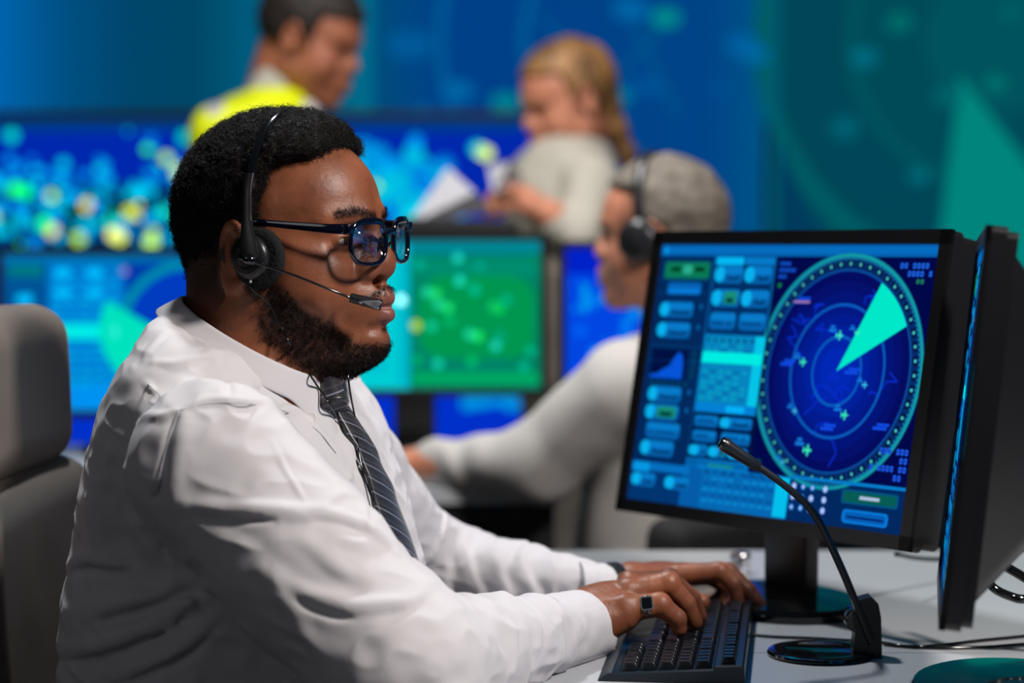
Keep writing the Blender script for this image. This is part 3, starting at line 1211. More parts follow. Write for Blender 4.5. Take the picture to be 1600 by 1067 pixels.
fm = MB()
for sg in (-1, 1):
    path, rr = [], []
    for k in range(44):
        a = 2 * math.pi * k / 44
        ca, sa = math.cos(a), math.sin(a)
        e = 0.62
        y = 0.0388 + 0.0285 * math.copysign(abs(ca) ** e, ca)
        z = -0.0025 + 0.0210 * math.copysign(abs(sa) ** e, sa)
        if sa < 0:
            y = 0.0388 + (y - 0.0388) * (1 - 0.10 * abs(sa))
        path.append(np.array([gx(y), sg * y, z]))
    # flattened rim section
    n = len(path)
    V, F = [], []
    cen = np.mean(path, axis=0)
    for i, p in enumerate(path):
        t = path[(i + 1) % n] - path[i - 1]
        t /= np.linalg.norm(t)
        fx = np.array([1.0, 0, 0])
        o = np.cross(t, fx)
        o /= np.linalg.norm(o)
        if o @ (p - cen) < 0:
            o = -o
        wd = 0.0024 + 0.0016 * max(0, (p[2] - 0.008) / 0.012)
        for a in range(8):
            an = 2 * math.pi * (a + .5) / 8
            V.append(HF.wor(p + o * (wd * math.cos(an) + wd * .5) + fx * 0.0027 * math.sin(an)))
    for i in range(n):
        for a in range(8):
            F.append([i * 8 + a, i * 8 + (a + 1) % 8, ((i + 1) % n) * 8 + (a + 1) % 8, ((i + 1) % n) * 8 + a])
    fm.add(V, F)
    # lens
    lv, lf = [HF.wor((gx(0.0388) , sg * 0.0388, -0.0025))], []
    for p in path:
        lv.append(HF.wor(p))
    for i in range(n):
        lf.append([0, 1 + i, 1 + (i + 1) % n])
    # end piece and temple
    hinge = np.array([gx(0.070) + .001, sg * 0.0725, 0.0125])
    tp = MB()
    arm = [hinge + [-0.001, 0, 0], (0.085, sg * 0.0785, 0.0135), (0.045, sg * 0.0830, 0.0165), (0.004, sg * 0.0850, 0.0190), (-0.022, sg * 0.0850, 0.0150),
           (-0.036, sg * 0.0845, 0.0050), (-0.045, sg * 0.0820, -0.0060)]
    arm = bez(arm, 6)
    V, F = [], []
    for i, p in enumerate(arm):
        t = arm[min(i + 1, len(arm) - 1)] - arm[max(i - 1, 0)]
        t /= np.linalg.norm(t)
        sd = np.array([0, 1.0, 0])
        u = np.cross(sd, t)
        u /= np.linalg.norm(u)
        hw = 0.0056 - 0.0022 * min(1, i / 16)
        for a in range(8):
            an = 2 * math.pi * (a + .5) / 8
            V.append(HF.wor(p + u * hw * math.cos(an) * 1.08 + sd * 0.0017 * math.sin(an) * 1.08))
    for i in range(len(arm) - 1):
        for a in range(8):
            F.append([i * 8 + a, i * 8 + (a + 1) % 8, (i + 1) * 8 + (a + 1) % 8, (i + 1) * 8 + a])
    F += [list(range(8))[::-1], [(len(arm) - 1) * 8 + a for a in range(8)]]
    tp.add(V, F)
    tm = tp.build('temple', ACE, glasses, auto=50)
    hg = MB()
    hg.box(HF.wor(hinge + [-0.006, sg * 0.0006, 0]), (0.0011, 0.0022, 0.0045), HF.R)
    hg.build('hinge', STEEL, tm)
    fm.box(HF.wor(hinge + [0.0, -sg * 0.001, 0]), (0.0030, 0.0030, 0.0048), HF.R, bev=0.001)
    ln = mesh_obj('lens', lv, lf, LENS, glasses)
    s_ = ln.modifiers.new('thickness', 'SOLIDIFY')
    s_.thickness = 0.0016
    np_ = MB()
    np_.tube([HF.wor(q) for q in bez([(gx(.01) - .001, sg * .0115, -.001), (gx(.01) - .006, sg * .0105, -.006), (gx(.01) - .008, sg * .0125, -.012)], 4)], 0.0016, 6)
    np_.build('nose_pad', ACE, glasses, True)
br = [HF.wor(q) for q in bez([(gx(.0118), -.0118, .0055), (gx(0) + .0008, 0, .0085), (gx(.0118), .0118, .0055)], 6)]
fm.tube(br, 0.0030, 8)
fm.build('frame', ACE, glasses, auto=50)

# ------------------------------------------------------------------ headset
hs = thing('headset', 'black headset with boom microphone worn by the seated man with the tie', 'headset', HF.wor((0, -0.1, -0.012)))


def ribbon(mb, pts, wvec, width, thick, m=0):
    """flat strap along pts; wvec = width direction"""
    V, F = [], []
    n = len(pts)
    for i, p in enumerate(pts):
        t = pts[min(i + 1, n - 1)] - pts[max(i - 1, 0)]
        t = t / np.linalg.norm(t)
        w = wvec - t * (wvec @ t)
        w /= np.linalg.norm(w)
        u = np.cross(w, t)
        ww = width[i] if hasattr(width, '__len__') else width
        for a in range(10):
            an = 2 * math.pi * (a + .5) / 10
            ca, sa = math.cos(an), math.sin(an)
            V.append(p + w * ww * math.copysign(abs(ca) ** .6, ca) + u * thick * math.copysign(abs(sa) ** .6, sa))
    for i in range(n - 1):
        for a in range(10):
            F.append([i * 10 + a, i * 10 + (a + 1) % 10, (i + 1) * 10 + (a + 1) % 10, (i + 1) * 10 + a])
    F += [list(range(10))[::-1], [(n - 1) * 10 + a for a in range(10)]]
    mb.add(V, F, m)


fwd = HF.R @ np.array([1.0, 0, 0])
band = []
for k in range(41):
    a = math.radians(22 + (158 - 22) * k / 40)
    band.append(HF.wor((0.006, -0.0985 * math.cos(a), 0.030 + 0.1085 * math.sin(a))))
hb = MB()
ribbon(hb, band, fwd, 0.0046, 0.0016)
hb.build('headband', GLOSSB, hs, auto=60)
for sg in (-1, 1):
    cx = 0.003
    sl = MB()
    path = bez([HF.wor(q) for q in ((0.006, sg * .0930, .070), (0.006, sg * .0985, .054), (0.007, sg * .1020, .036))], 5)
    ribbon(sl, path, fwd, 0.0052, 0.0022)
    sl.build('slider', BLACKP, hs, auto=60)
    ar = MB()
    path = bez([HF.wor(q) for q in ((0.0065, sg * .1010, .046), (0.008, sg * .1040, .022), (0.011, sg * .1075, .002), (0.014, sg * .1095, -.018))], 6)
    wd = [0.0058 + 0.0050 * smooth(0.2, 1, i / (len(path) - 1)) for i in range(len(path))]
    ribbon(ar, path, fwd, wd, 0.0022)
    ar.build('yoke', BLACKP, hs, auto=60)
    Rc = HF.R @ rotx(math.radians(90 if sg < 0 else -90)) @ roty(math.radians(-10 * 1))
    cup = MB()
    cup.lathe([(0.001, 0.0000), (0.021, 0.0), (0.0235, 0.002), (0.0235, 0.005), (0.0215, 0.0085), (0.0165, 0.0110), (0.0120, 0.0120), (0.0110, 0.0112), (0.0100, 0.0112), (0.0092, 0.0135), (0.005, 0.0150), (0.0005, 0.0153)],
              HF.wor((0.010, sg * .0965, -.017)), Rc, 40)
    co = cup.build('ear_cup', BLACKP, hs, auto=50)
    hol = MB()
    for ring, cnt, a0 in ((0.0190, 16, 0), (0.0165, 13, 0.1)):
        for k in range(cnt):
            a = math.radians(200) + k * math.radians(140) / cnt + a0
            c = HF.wor((0.010, sg * .0965, -.017)) + Rc @ np.array([ring * math.cos(a), ring * math.sin(a) * (1 if sg < 0 else -1), 0.0093 if ring > .018 else 0.0110])
            hol.lathe([(0.0002, 0), (0.0007, 0), (0.0007, 0.0006), (0.0002, 0.0006)], c, Rc, 6)
    hol.build('vent_holes', mat('deep_black', (0.002, 0.002, 0.002), 0.8), co)

    def foam(p, c=HF.wor((0.015, sg * .0915, -.018)), R=HF.R):
        r = (p - c) @ R
        rr = np.sqrt(r[:, 0] ** 2 + (r[:, 2] * 0.93) ** 2)
        d = np.sqrt((np.maximum(rr - 0.0235, 0)) ** 2 + (r[:, 1]) ** 2) - 0.0065
        return d + 0.0005 * noise(p, 0.0016)
    c = HF.wor((0.015, sg * .0915, -.018))
    fo = sdf_obj('ear_cushion', foam, c - 0.04, c + 0.04, 0.0013, mat('foam_black', srgb(30, 31, 33), 0.95, bump=(2500, 0.6, 0.0008), spec=0.2), hs)
# boom, microphone
bm_ = MB()
piv = HF.wor((0.005, -.1130, -.017))
boom = bez([HF.wor(q) for q in ((0.011, -.1145, -.015), (0.020, -.1140, -.0205), (0.030, -.1090, -.0245), (0.060, -.0950, -.0355), (0.090, -.0760, -.0500), (0.104, -.0640, -.0575), (0.110, -.0590, -.0605))], 8)
bm_.tube(boom, [0.0030 - 0.0016 * min(1, i / 14) for i in range(len(boom))], 10)
bm_.build('boom', GLOSSB, hs, True)
kn_ = MB()
kn_.tube([HF.wor((0.008, -.1115, -.0155)), HF.wor((0.016, -.1150, -.018)), HF.wor((0.024, -.1145, -.0215))], [0.0068, 0.0060, 0.0034], 16)
kn_.build('pivot', GLOSSB, hs, True)
a, b = HF.wor((0.1065, -.0600, -.0590)), HF.wor((0.1345, -.0480, -.0665))
axm = (b - a) / np.linalg.norm(b - a)


def micf(p):
    d = cap(p, a, b, 0.0050, 0.0060)
    t = (p - a) @ axm
    d = smax(d, t - np.linalg.norm(b - a) - 0.001, 0.002)
    return smax(d, -t - 0.002, 0.001)


mc = sdf_obj('microphone', micf, np.minimum(a, b) - 0.012, np.maximum(a, b) + 0.012, 0.0007, BLACKP, hs)
g = MB()
sideways = HF.R @ np.array([-0.35, -1.0, 0.0])
sideways -= axm * (sideways @ axm)
sideways /= np.linalg.norm(sideways)
upm = np.cross(sideways, axm)
upm = upm if upm[2] > 0 else -upm
c0 = a + axm * 0.012 + sideways * 0.0047
pl = []
for t, w in ((0, .0006), (0.006, .0022), (0.0165, .0046), (0.0185, .0040)):
    pl.append((t, w))
poly = [(t, w) for t, w in pl] + [(t, -w) for t, w in pl[::-1]]
R_ = np.stack([axm, upm, np.cross(axm, upm)], 1)
if (R_[:, 2] @ sideways) < 0:
    R_ = np.stack([axm, -upm, np.cross(axm, -upm)], 1)
g.prism([(x, y + 0.0008) for x, y in poly], c0, R_, -0.002, 0.0012)
gr = g.build('microphone_plate', GREYP, mc)
dots = MB()
for i in range(4):
    for j in range(3):
        cdot = c0 + R_ @ np.array([0.0105 + i * .0017, 0.0008 + (j - 1) * .0019, 0.0011])
        dots.lathe([(0.0001, 0), (0.0004, 0), (0.0004, 0.0004), (0.0001, 0.0004)], cdot, R_, 6)
dots.build('grille_dots', MATS['deep_black'], mc)
sc_ = MB()
sc_.lathe([(0.0003, 0), (0.0016, 0), (0.0016, 0.0008), (0.0010, 0.0010), (0.0008, 0.0004), (0.0003, 0.0004)], a + axm * 0.0105 + sideways * 0.0054, R_, 14)
sc_.build('screw', STEEL, mc, auto=40)


def manbody(p):
    return np.minimum(man_head_world(p), shirt_sdf(p))


st_ = MB()
w0 = HF.wor((0.004, -.1010, -.0400))
c1 = [HF.wor((0.011, -.1020, -.0400)), HF.wor((0.012, -.1000, -.050))]
c1 += [pick(u, v, manbody, off=0.0075) for u, v in ((421, 475), (440, 512), (456, 542))]


def cloth_pt(u, v, off=0.0018):
    """nearest point of collar, knot or tie seen at a pixel"""
    W = np.concatenate([np.array([w_.co for w_ in o_.data.vertices], float) + np.array(0.0) for o_ in (collar, tie, kn)])
    q = project(W)
    for rad in (5, 9, 14, 22):
        m_ = np.hypot(q[:, 0] - u, q[:, 1] - v) < rad
        if m_.any():
            return P(u, v, q[m_, 2].min() - off)
    return pick(u, v, manbody, off=.003)


c1 += [cloth_pt(470, 562), cloth_pt(484, 585), cloth_pt(499, 608), cloth_pt(514, 630, .004), cloth_pt(528, 655, .004), cloth_pt(543, 690, .004), cloth_pt(557, 722, .004), cloth_pt(571, 753, .004)]
st_.tube(bez(c1, 8), 0.0011, 8)
c2 = [HF.wor((0.05, .04, -.132)), P(542, 572, 2.56), P(547, 612, 2.55), pick(554, 650, manbody, off=0.006), cloth_pt(558, 690, .005), cloth_pt(564, 725, .004), cloth_pt(572, 754, .004), cloth_pt(584, 785, .004)]
st_.tube(bez(c2, 8), 0.0011, 8)
st_.build('cable', GLOSSB, hs, True)
sr = MB()
sr.tube([HF.wor((0.011, -.1020, -.0370)), HF.wor((0.011, -.1015, -.0430))], [0.0014, 0.0017], 10)
sr.build('strain_relief', STEEL, hs, True)

# ------------------------------------------------------------------ ring and watch
rg = thing('ring', 'silver signet ring with black stone on the finger of the nearer hand', 'ring', P(1010, 950, 2.64))
fa, fb = P(978, 950, 2.640), P(1034, 944, 2.640)
axr = (fb - fa) / np.linalg.norm(fb - fa)
cr_ = fa + (fb - fa) * 0.57
tor = MB()
xx = np.cross(axr, [0, 0, 1.0])
xx /= np.linalg.norm(xx)
yy = np.cross(axr, xx)
pts = [cr_ + 0.0128 * (math.cos(t) * xx + math.sin(t) * yy) for t in np.linspace(0, 2 * math.pi, 49)]
ribbon(tor, pts, axr, 0.0030, 0.0010)
tor.build('band', STEEL, rg, auto=60)
n_ = P(1010, 950, 1.0) - P(1010, 950, 2.0)
n_ = n_ - axr * (n_ @ axr) + np.array([0, 0, 0.25])
n_ /= np.linalg.norm(n_)
Rr = np.stack([axr, np.cross(n_, axr), n_], 1)
pc = cr_ + n_ * 0.0105
bz = MB()
bz.prism(rrect(.0070, .0078, .0028), pc, Rr, 0.0, 0.0030)
bz.build('bezel', STEEL, rg, auto=40)
stn = MB()
stn.prism(rrect(.0054, .0062, .0020), pc, Rr, 0.0030, 0.0036)
stn.build('stone', GLOSSB, rg, auto=40)

wt = thing('wristwatch', 'dark wristwatch strap at the cuff of the farther wrist', 'watch', P(963, 915, 2.85))
wa, wb = P(958, 918, 2.847), P(972, 916, 2.853)
axw = (wb - wa) / np.linalg.norm(wb - wa)
xx = np.cross(axw, [0, 0, 1.0])
xx /= np.linalg.norm(xx)
yy = np.cross(axw, xx)
wm = MB()
pts = [wa + 0.0290 * (math.cos(t) * xx + math.sin(t) * yy) for t in np.linspace(0, 2 * math.pi, 49)]
ribbon(wm, pts, axw, 0.0075, 0.0012)
wm.build('strap', BLACKP, wt, auto=60)
# ------------------------------------------------------------------ the room
FLOORM = mat('floor_dark', srgb(28, 30, 36), 0.6, noise_col=(3, srgb(20, 22, 28), 0.6))
WALLM = mat('wall_paint', srgb(20, 48, 70), 0.8)


def struct(o):
    o['kind'] = 'structure'
    return o


DARKWALL = mat('wall_dark', srgb(30, 36, 46), 0.85)
struct(MB().box((0, 4.0, -0.05), (5.0, 5.0, 0.05)).build('floor', FLOORM))
struct(MB().box((0, 8.35, 1.6), (5.0, 0.05, 1.6)).build('wall_back', WALLM))
struct(MB().box((-4.05, 4.0, 1.6), (0.05, 4.4, 1.6)).build('wall_left', DARKWALL))
struct(MB().box((4.05, 4.0, 1.6), (0.05, 4.4, 1.6)).build('wall_right', DARKWALL))


# flat drawings on a screen: polygons in screen units, stacked by level
BOOST = [1.0]


class Draw:
    def __init__(s, o, ex, ey, w, h, lift=0.00025):
        s.o, s.ex, s.ey, s.w, s.h = np.asarray(o, float), np.asarray(ex, float), np.asarray(ey, float), w, h
        s.n = np.cross(s.ex, s.ey)
        s.lift = lift
        s.V, s.F, s.M, s.mats = [], [], [], []

    def mi(s, m):
        if m not in s.mats:
            s.mats.append(m)
        return s.mats.index(m)

    def poly(s, pts, m, lv):
        b = len(s.V)
        for x, y in pts:
            s.V.append(tuple(s.o + s.ex * x * s.w + s.ey * y * s.h + s.n * lv * s.lift))
        s.F.append(list(range(b, b + len(pts))))
        s.M.append(s.mi(m))

    def rect(s, x0, y0, x1, y1, m, lv=1):
        s.poly([(x0, y0), (x1, y0), (x1, y1), (x0, y1)], m, lv)

    def rr(s, x0, y0, x1, y1, m, lv=1, r=0.3):
        cx, cy, a, b = (x0 + x1) / 2, (y0 + y1) / 2, abs(x1 - x0) / 2, abs(y1 - y0) / 2
        asp = s.w / s.h
        rad = min(a * asp, b) * r * 2
        pts = []
        for px, py, a0 in ((1, 1, 0), (-1, 1, 90), (-1, -1, 180), (1, -1, 270)):
            for k in range(4):
                t = math.radians(a0 + 30 * k)
                pts.append((cx + px * (a - rad / asp) + rad / asp * math.cos(t), cy + py * (b - rad) + rad * math.sin(t)))
        s.poly(pts, m, lv)

    def disc(s, x, y, r, m, lv=1, n=20):
        asp = s.w / s.h
        s.poly([(x + r / asp * math.cos(2 * math.pi * k / n), y + r * math.sin(2 * math.pi * k / n)) for k in range(n)], m, lv)

    def ring(s, x, y, r0, r1, m, lv=1, a0=0, a1=360, n=64):
        asp = s.w / s.h
        n = max(2, int(n * (a1 - a0) / 360))
        for k in range(n):
            t0, t1 = math.radians(a0 + (a1 - a0) * k / n), math.radians(a0 + (a1 - a0) * (k + 1) / n)
            s.poly([(x + r0 / asp * math.cos(t0), y + r0 * math.sin(t0)), (x + r1 / asp * math.cos(t0), y + r1 * math.sin(t0)),
                    (x + r1 / asp * math.cos(t1), y + r1 * math.sin(t1)), (x + r0 / asp * math.cos(t1), y + r0 * math.sin(t1))], m, lv)

    def sector(s, x, y, r, a0, a1, m, lv=2, n=14):
        asp = s.w / s.h
        pts = [(x, y)] + [(x + r / asp * math.cos(math.radians(a0 + (a1 - a0) * k / n)), y + r * math.sin(math.radians(a0 + (a1 - a0) * k / n))) for k in range(n + 1)]
        s.poly(pts, m, lv)

    def line(s, pts, wd, m, lv=1):
        asp = s.w / s.h
        for (xa, ya), (xb, yb) in zip(pts[:-1], pts[1:]):
            dx, dy = (xb - xa) * asp, yb - ya
            L = math.hypot(dx, dy) + 1e-9
            nx, ny = -dy / L * wd / asp, dx / L * wd
            s.poly([(xa - nx, ya - ny), (xb - nx, yb - ny), (xb + nx, yb + ny), (xa + nx, ya + ny)], m, lv)

    def build(s, name, parent=None):
        return mesh_obj(name, s.V, s.F, s.mats, parent, False, s.M)


def radar(D, cx, cy, R, rngseed=1, dim=1.0, ticks=True, wedge=(28, 62), lv=1):
    r = random.Random(rngseed)
    teal, teal2 = gs(14, 128, 152, dim), gs(20, 160, 170, dim)
    for k in range(8):
        D.disc(cx, cy, R * (0.86 - 0.095 * k), gs(4 - k // 2, 12 + 4 * k, 96 + 12 * k, dim), lv + 0.05 * k, 64)
    D.ring(cx, cy, R * 0.85, R * 1.0, gs(6, 44, 104, dim), lv + .5, n=96)
    D.ring(cx, cy, R * 0.955, R * 1.0, teal, lv + 1, n=96)
    D.ring(cx, cy, R * 0.972, R * 0.988, teal2, lv + 1.3, n=96)
    D.ring(cx, cy, R * 0.845, R * 0.862, gs(10, 78, 160, dim), lv + 1, n=96)
    if ticks:
        for k in range(48):
            a = 360 / 48 * k
            t = math.radians(a)
            asp = D.w / D.h
            D.ring(cx, cy, R * 0.885, R * 0.93, gs(3, 20, 60, dim), lv + 1, a - 2.6, a + 2.6, n=60)
            D.disc(cx + R * .907 / asp * math.cos(t), cy + R * .907 * math.sin(t), R * 0.016, gs(70, 190, 190, dim), lv + 1.5, 8)
        for k in range(144):
            D.ring(cx, cy, R * 0.94, R * 0.962, gs(22, 120, 170, dim), lv + 1.2, k * 2.5, k * 2.5 + 1, n=360)
    for q in (0.29, 0.56):
        D.ring(cx, cy, R * (q - 0.012), R * (q + 0.012), gs(10, 92, 190, dim), lv + 1.6, n=80)
    for k in range(15):                                   # coast and sector lines
        x, y = r.uniform(-.6, .6), r.uniform(-.6, .6)
        pts = [(cx + x * R * D.h / D.w, cy + y * R)]
        for _ in range(r.randint(3, 6)):
            x += r.uniform(-.13, .13)
            y += r.uniform(-.13, .13)
            if math.hypot(x, y) < .8:
                pts.append((cx + x * R * D.h / D.w, cy + y * R))
        if len(pts) > 1:
            D.line(pts, R * 0.007, gs(8, 44, 200, dim), lv + 1)
    if wedge:
        D.sector(cx, cy, R * 0.85, wedge[0], wedge[1], gs(0, 232, 200, dim), lv + 2.2)


def plane_icon(D, x, y, s, col, tagcol, lv=6):
    asp = D.w / D.h
    f = lambda pts: [(x + a * s / asp, y + b * s) for a, b in pts]
    D.poly(f([(-1, -.18), (1, -.18), (1.1, 0), (1, .18), (-1, .18)]), col, lv)
    D.poly(f([(-.1, -1), (.25, -1), (.45, 0), (.25, 1), (-.1, 1)]), col, lv + .3)
    D.poly(f([(-1, -.5), (-.7, -.5), (-.7, .5), (-1, .5)]), col, lv + .6)
    D.rect(x - 3.2 * s / asp, y + .7 * s, x - 1.0 * s / asp, y + 1.3 * s, tagcol, lv)
    D.rect(x - 2.8 * s / asp, y + 1.5 * s, x - 1.6 * s / asp, y + 2.0 * s, tagcol, lv)


def ui_screen(D, seed=1, detail=True, split=0.455, rcx=0.715, rcy=0.545, R=0.425):
    """control panel: two columns of widgets, a radar dial, a bottom strip"""
    r = random.Random(seed)
    D.rect(0, 0, 1, 1, gs(2, 10, 66), 0)
    D.rect(0, 0.955, 1, 1, gs(4, 92, 168), 1)
    D.rect(0, 0.965, 1, 0.992, gs(6, 108, 190), 2)
    D.disc(0.02, 0.977, 0.014, gs(10, 150, 226), 3)
    # left column
    D.rect(0, 0.155, 0.215, 0.955, gs(2, 40, 92), 1)
    D.rect(0, 0.86, 0.215, 0.862, gs(6, 70, 130), 2)
    for y in (0.81, 0.60, 0.545):
        D.rect(0.005, y, 0.21, y + 0.004, gs(4, 64, 120), 2)

    def wid(x0, y0, x1, y1, kind=0, on=True):
        D.rr(x0, y0, x1, y1, gs(6, 96, 170), 3, .3)
        D.rr(x0 + .003, (y0 + y1) / 2, x1 - .003, y1 - .004, gs(8, 122, 200), 4, .3)
        if kind == 0:
            D.rr(x0 - .012, y0 + .004, x0 + .026, y1 - .004, gs(10, 176, 236), 5, .45)
            D.rect(x0 + .042, y0 + .014, x1 - .016, y0 + .021, gs(1, 28, 62), 6)
            D.rect(x0 + .042, y0 + .014, x0 + .046, y0 + .032, gs(1, 28, 62), 6)
            D.rect(x1 - .020, y0 + .014, x1 - .016, y0 + .032, gs(1, 28, 62), 6)
        elif kind == 1:
            D.rr(x0 - .012, y0 + .004, x0 + .026, y1 - .004, gs(10, 176, 236), 5, .45)
            D.rr(x0 + .034, y0 + .010, x1 - .012, y1 - .008, gs(24, 140, 120), 5, .2)
            D.rect(x0 + .045, y0 + .016, x1 - .025, y0 + .034, gs(2, 62, 56), 6)
        else:
            n = max(3, int((x1 - x0) / .018))
            for k in range(n):
                if r.random() < .8:
                    xx = x0 + .014 + (x1 - x0 - .03) * k / n
                    D.rect(xx, y0 + .020, xx + (x1 - x0) / n * .5, y0 + .030, gs(2, 60, 118), 6)
    D.rr(0.022, 0.865, 0.205, 0.935, gs(6, 98, 98), 3, .15)
    D.rr(0.028, 0.872, 0.199, 0.928, gs(10, 122, 84), 4, .15)
    D.rect(0.050, 0.895, 0.088, 0.912, gs(2, 50, 30), 5)
    D.rr(0.098, 0.885, 0.135, 0.920, gs(40, 170, 140), 5, .3)
    D.rect(0.145, 0.895, 0.183, 0.912, gs(2, 50, 30), 5)
    D.rr(0.045, 0.805, 0.180, 0.852, gs(6, 98, 180), 3, .3)
    D.rr(0.050, 0.810, 0.175, 0.828, gs(8, 122, 216), 4, .3)
    for y, k in ((.715, 0), (.635, 0), (.385, 0), (.315, 1), (.245, 2), (.175, 0)):
        wid(.038, y, .160 if k != 2 else .175, y + .062, k)
        if y > .3:
            D.disc(.190, y + .045, .011, gs(6, 92, 160), 4, 10)
    D.rect(0.020, 0.475, 0.165, 0.592, gs(1, 16, 66), 2)
    prof = [(.022, .478), (.022, .49), (.05, .495), (.075, .515), (.095, .525), (.112, .560), (.128, .582), (.142, .572), (.150, .54), (.152, .478)]
    D.poly(prof, gs(6, 84, 216), 3)
    for k in range(6):
        D.disc(.035 + .027 * k, .458, .007, gs(4, 84, 92), 3, 8)
    for k in range(5):
        D.disc(.190, .49 + .022 * k, .007, gs(4, 84, 92), 3, 8)
    # second column
    D.rect(0.215, 0.155, split, 0.955, gs(4, 84, 150), 1)
    D.rect(0.222, 0.660, split - .012, 0.925, gs(2, 46, 100), 2)
    D.rr(0.226, 0.922, 0.330, 0.952, gs(4, 182, 242), 3, .2)
    D.rect(0.335, 0.922, split - .01, 0.950, gs(6, 122, 200), 2)
    for y in (0.852, 0.762):
        wid(.238, y, .335, y + .068, 1 if y < .8 else 0)
        wid(.352, y, split - .012, y + .068, 0)
    wid(.230, .676, .330, .742, 2)
    wid(.342, .676, split - .012, .742, 2)
    y0, y1 = .395, .655
    D.rect(.222, y0, split - .004, y1, gs(6, 132, 190), 3)
    D.rect(split - .040, y0, split - .004, y1, gs(6, 196, 232), 4)
    for k in range(7):
        D.disc(.236 + .028 * k, y1 - .020, .008, gs(4, 66, 90), 5, 8)
    for j in range(11):
        yy = y1 - .045 - .020 * j
        for k in range(6):
            if abs(j - 3.2) > 1.3 and r.random() < .9:
                D.rr(.230 + .030 * k, yy, .252 + .030 * k, yy + .011, gs(10, 158, 196) if (k + j) % 3 else gs(6, 108, 168), 5, .4)
    D.rect(.222, .548, split - .008, .590, gs(0, 236, 226), 6)
    D.rect(.222, .362, split - .004, .395, gs(4, 128, 212), 3)
    D.rr(.338, .366, .410, .390, gs(6, 176, 246), 4, .4)
    D.rect(.222, .354, split - .004, .360, gs(1, 12, 40), 4)
    D.rect(.218, .185, split - .002, .354, gs(1, 20, 66), 2)
    for y in (.305, .248):
        wid(.226, y, .318, y + .044, 2)
        wid(.336, y, split - .010, y + .044, 0 if y > .3 else 2)
    for k in range(3):
        wid(.232 + .075 * k, .193, .292 + .075 * k, .238, 1 if k == 1 else 0)
    D.rect(.215, .155, split - .002, .185, gs(4, 104, 176), 3)
    for k in range(12):
        D.rect(.225 + .018 * k, .166, .236 + .018 * k, .172, gs(2, 50, 110), 4)
    # lower panel of the second column and the bottom strip
    D.rect(0, 0, 1, .155, gs(2, 52, 112), 1)
    D.rect(.208, .0, .66, .155, gs(4, 92, 168), 2)
    D.rect(.005, .118, .235, .150, gs(6, 110, 190), 3)
    D.rr(.008, .112, .075, .148, gs(6, 150, 226), 4, .2)
    for x in (.020, .155):
        wid(x, .055, x + .085, .108, 0)
    D.rect(.262, .148, split - .002, .186, gs(6, 120, 200), 3)
    D.rect(.30, .158, split - .06, .170, gs(20, 140, 150), 4)
    D.rect(.285, .0, .600, .150, gs(6, 104, 178), 3)
    for j in range(6):
        yy = .132 - .021 * j
        for k in range(9):
            if r.random() < .85:
                D.rr(.292 + .030 * k, yy, .315 + .030 * k, yy + .011, gs(10, 132, 204) if j % 2 else gs(4, 84, 158), 4, .4)
    for k in range(8):
        D.disc(.30 + .034 * k, .142, .006, gs(2, 46, 90), 5, 8)
    D.rect(.560, .006, .608, .150, gs(4, 190, 236), 5)
    D.rect(.610, .0, .998, .150, gs(2, 40, 96), 3)
    D.rect(.610, .150, 1, .162, gs(6, 122, 200), 4)
    for j in range(3):
        for k in range(4):
            c = gs(150, 190, 255) if (k == 3 or r.random() < .35) else gs(20, 130, 220)
            D.disc(.625 + .032 * k + (.012 if k == 3 else 0), .125 - .038 * j, .012, c, 5, 10)
            D.disc(.625 + .032 * k + (.012 if k == 3 else 0), .125 - .038 * j, .006, gs(190, 200, 255), 6, 8)
    D.rr(.790, .085, .975, .135, gs(6, 82, 128), 4, .2)
    D.rr(.796, .092, .968, .128, gs(6, 92, 84), 5, .2)
    D.rect(.850, .104, .915, .116, gs(170, 190, 220), 6)
    D.rr(.800, .018, .950, .066, gs(8, 120, 214), 4, .3)
    D.rr(.808, .026, .942, .058, gs(6, 92, 180), 5, .3)
    D.rect(.815, .036, .935, .044, gs(2, 40, 110), 6)
    # dial
    D.rect(split, .162, 1, .955, gs(1, 8, 74), 1)
    D.rect(split - .003, .162, split + .002, .955, gs(1, 20, 50), 4)
    radar(D, rcx, rcy, R, seed, 1.0, detail, lv=2)
    asp = D.w / D.h
    for dx, dy, s, g in ((-.02, .30, .022, 1), (.19, .33, .016, 1), (-.42, .06, .020, 1), (.36, -.10, .016, 0), (.17, -.36, .022, 1), (-.22, -.68, .026, 1), (-.44, -.36, .016, 0), (-.50, -.80, .014, 0)):
        x, y = rcx + dx * R / asp, rcy + dy * R
        plane_icon(D, x, y, s * .8, gs(60, 236, 190) if g else gs(60, 190, 236), gs(20, 120, 220))
    for dx, dy in ((-.62, .56), (.10, -.02), (-.70, 0.02), (.52, -.46), (-.1, -.5)):
        x, y = rcx + dx * R / asp, rcy + dy * R
        D.rect(x, y, x + .045, y + .012, gs(16, 74, 226), 6)
        D.rect(x + .012, y + .014, x + .052, y + .024, gs(16, 74, 226), 6)
    x, y = rcx - .62 * R / asp, rcy + .56 * R
    D.rect(x - .005, y + .002, x + .052, y + .010, gs(160, 120, 160), 7)
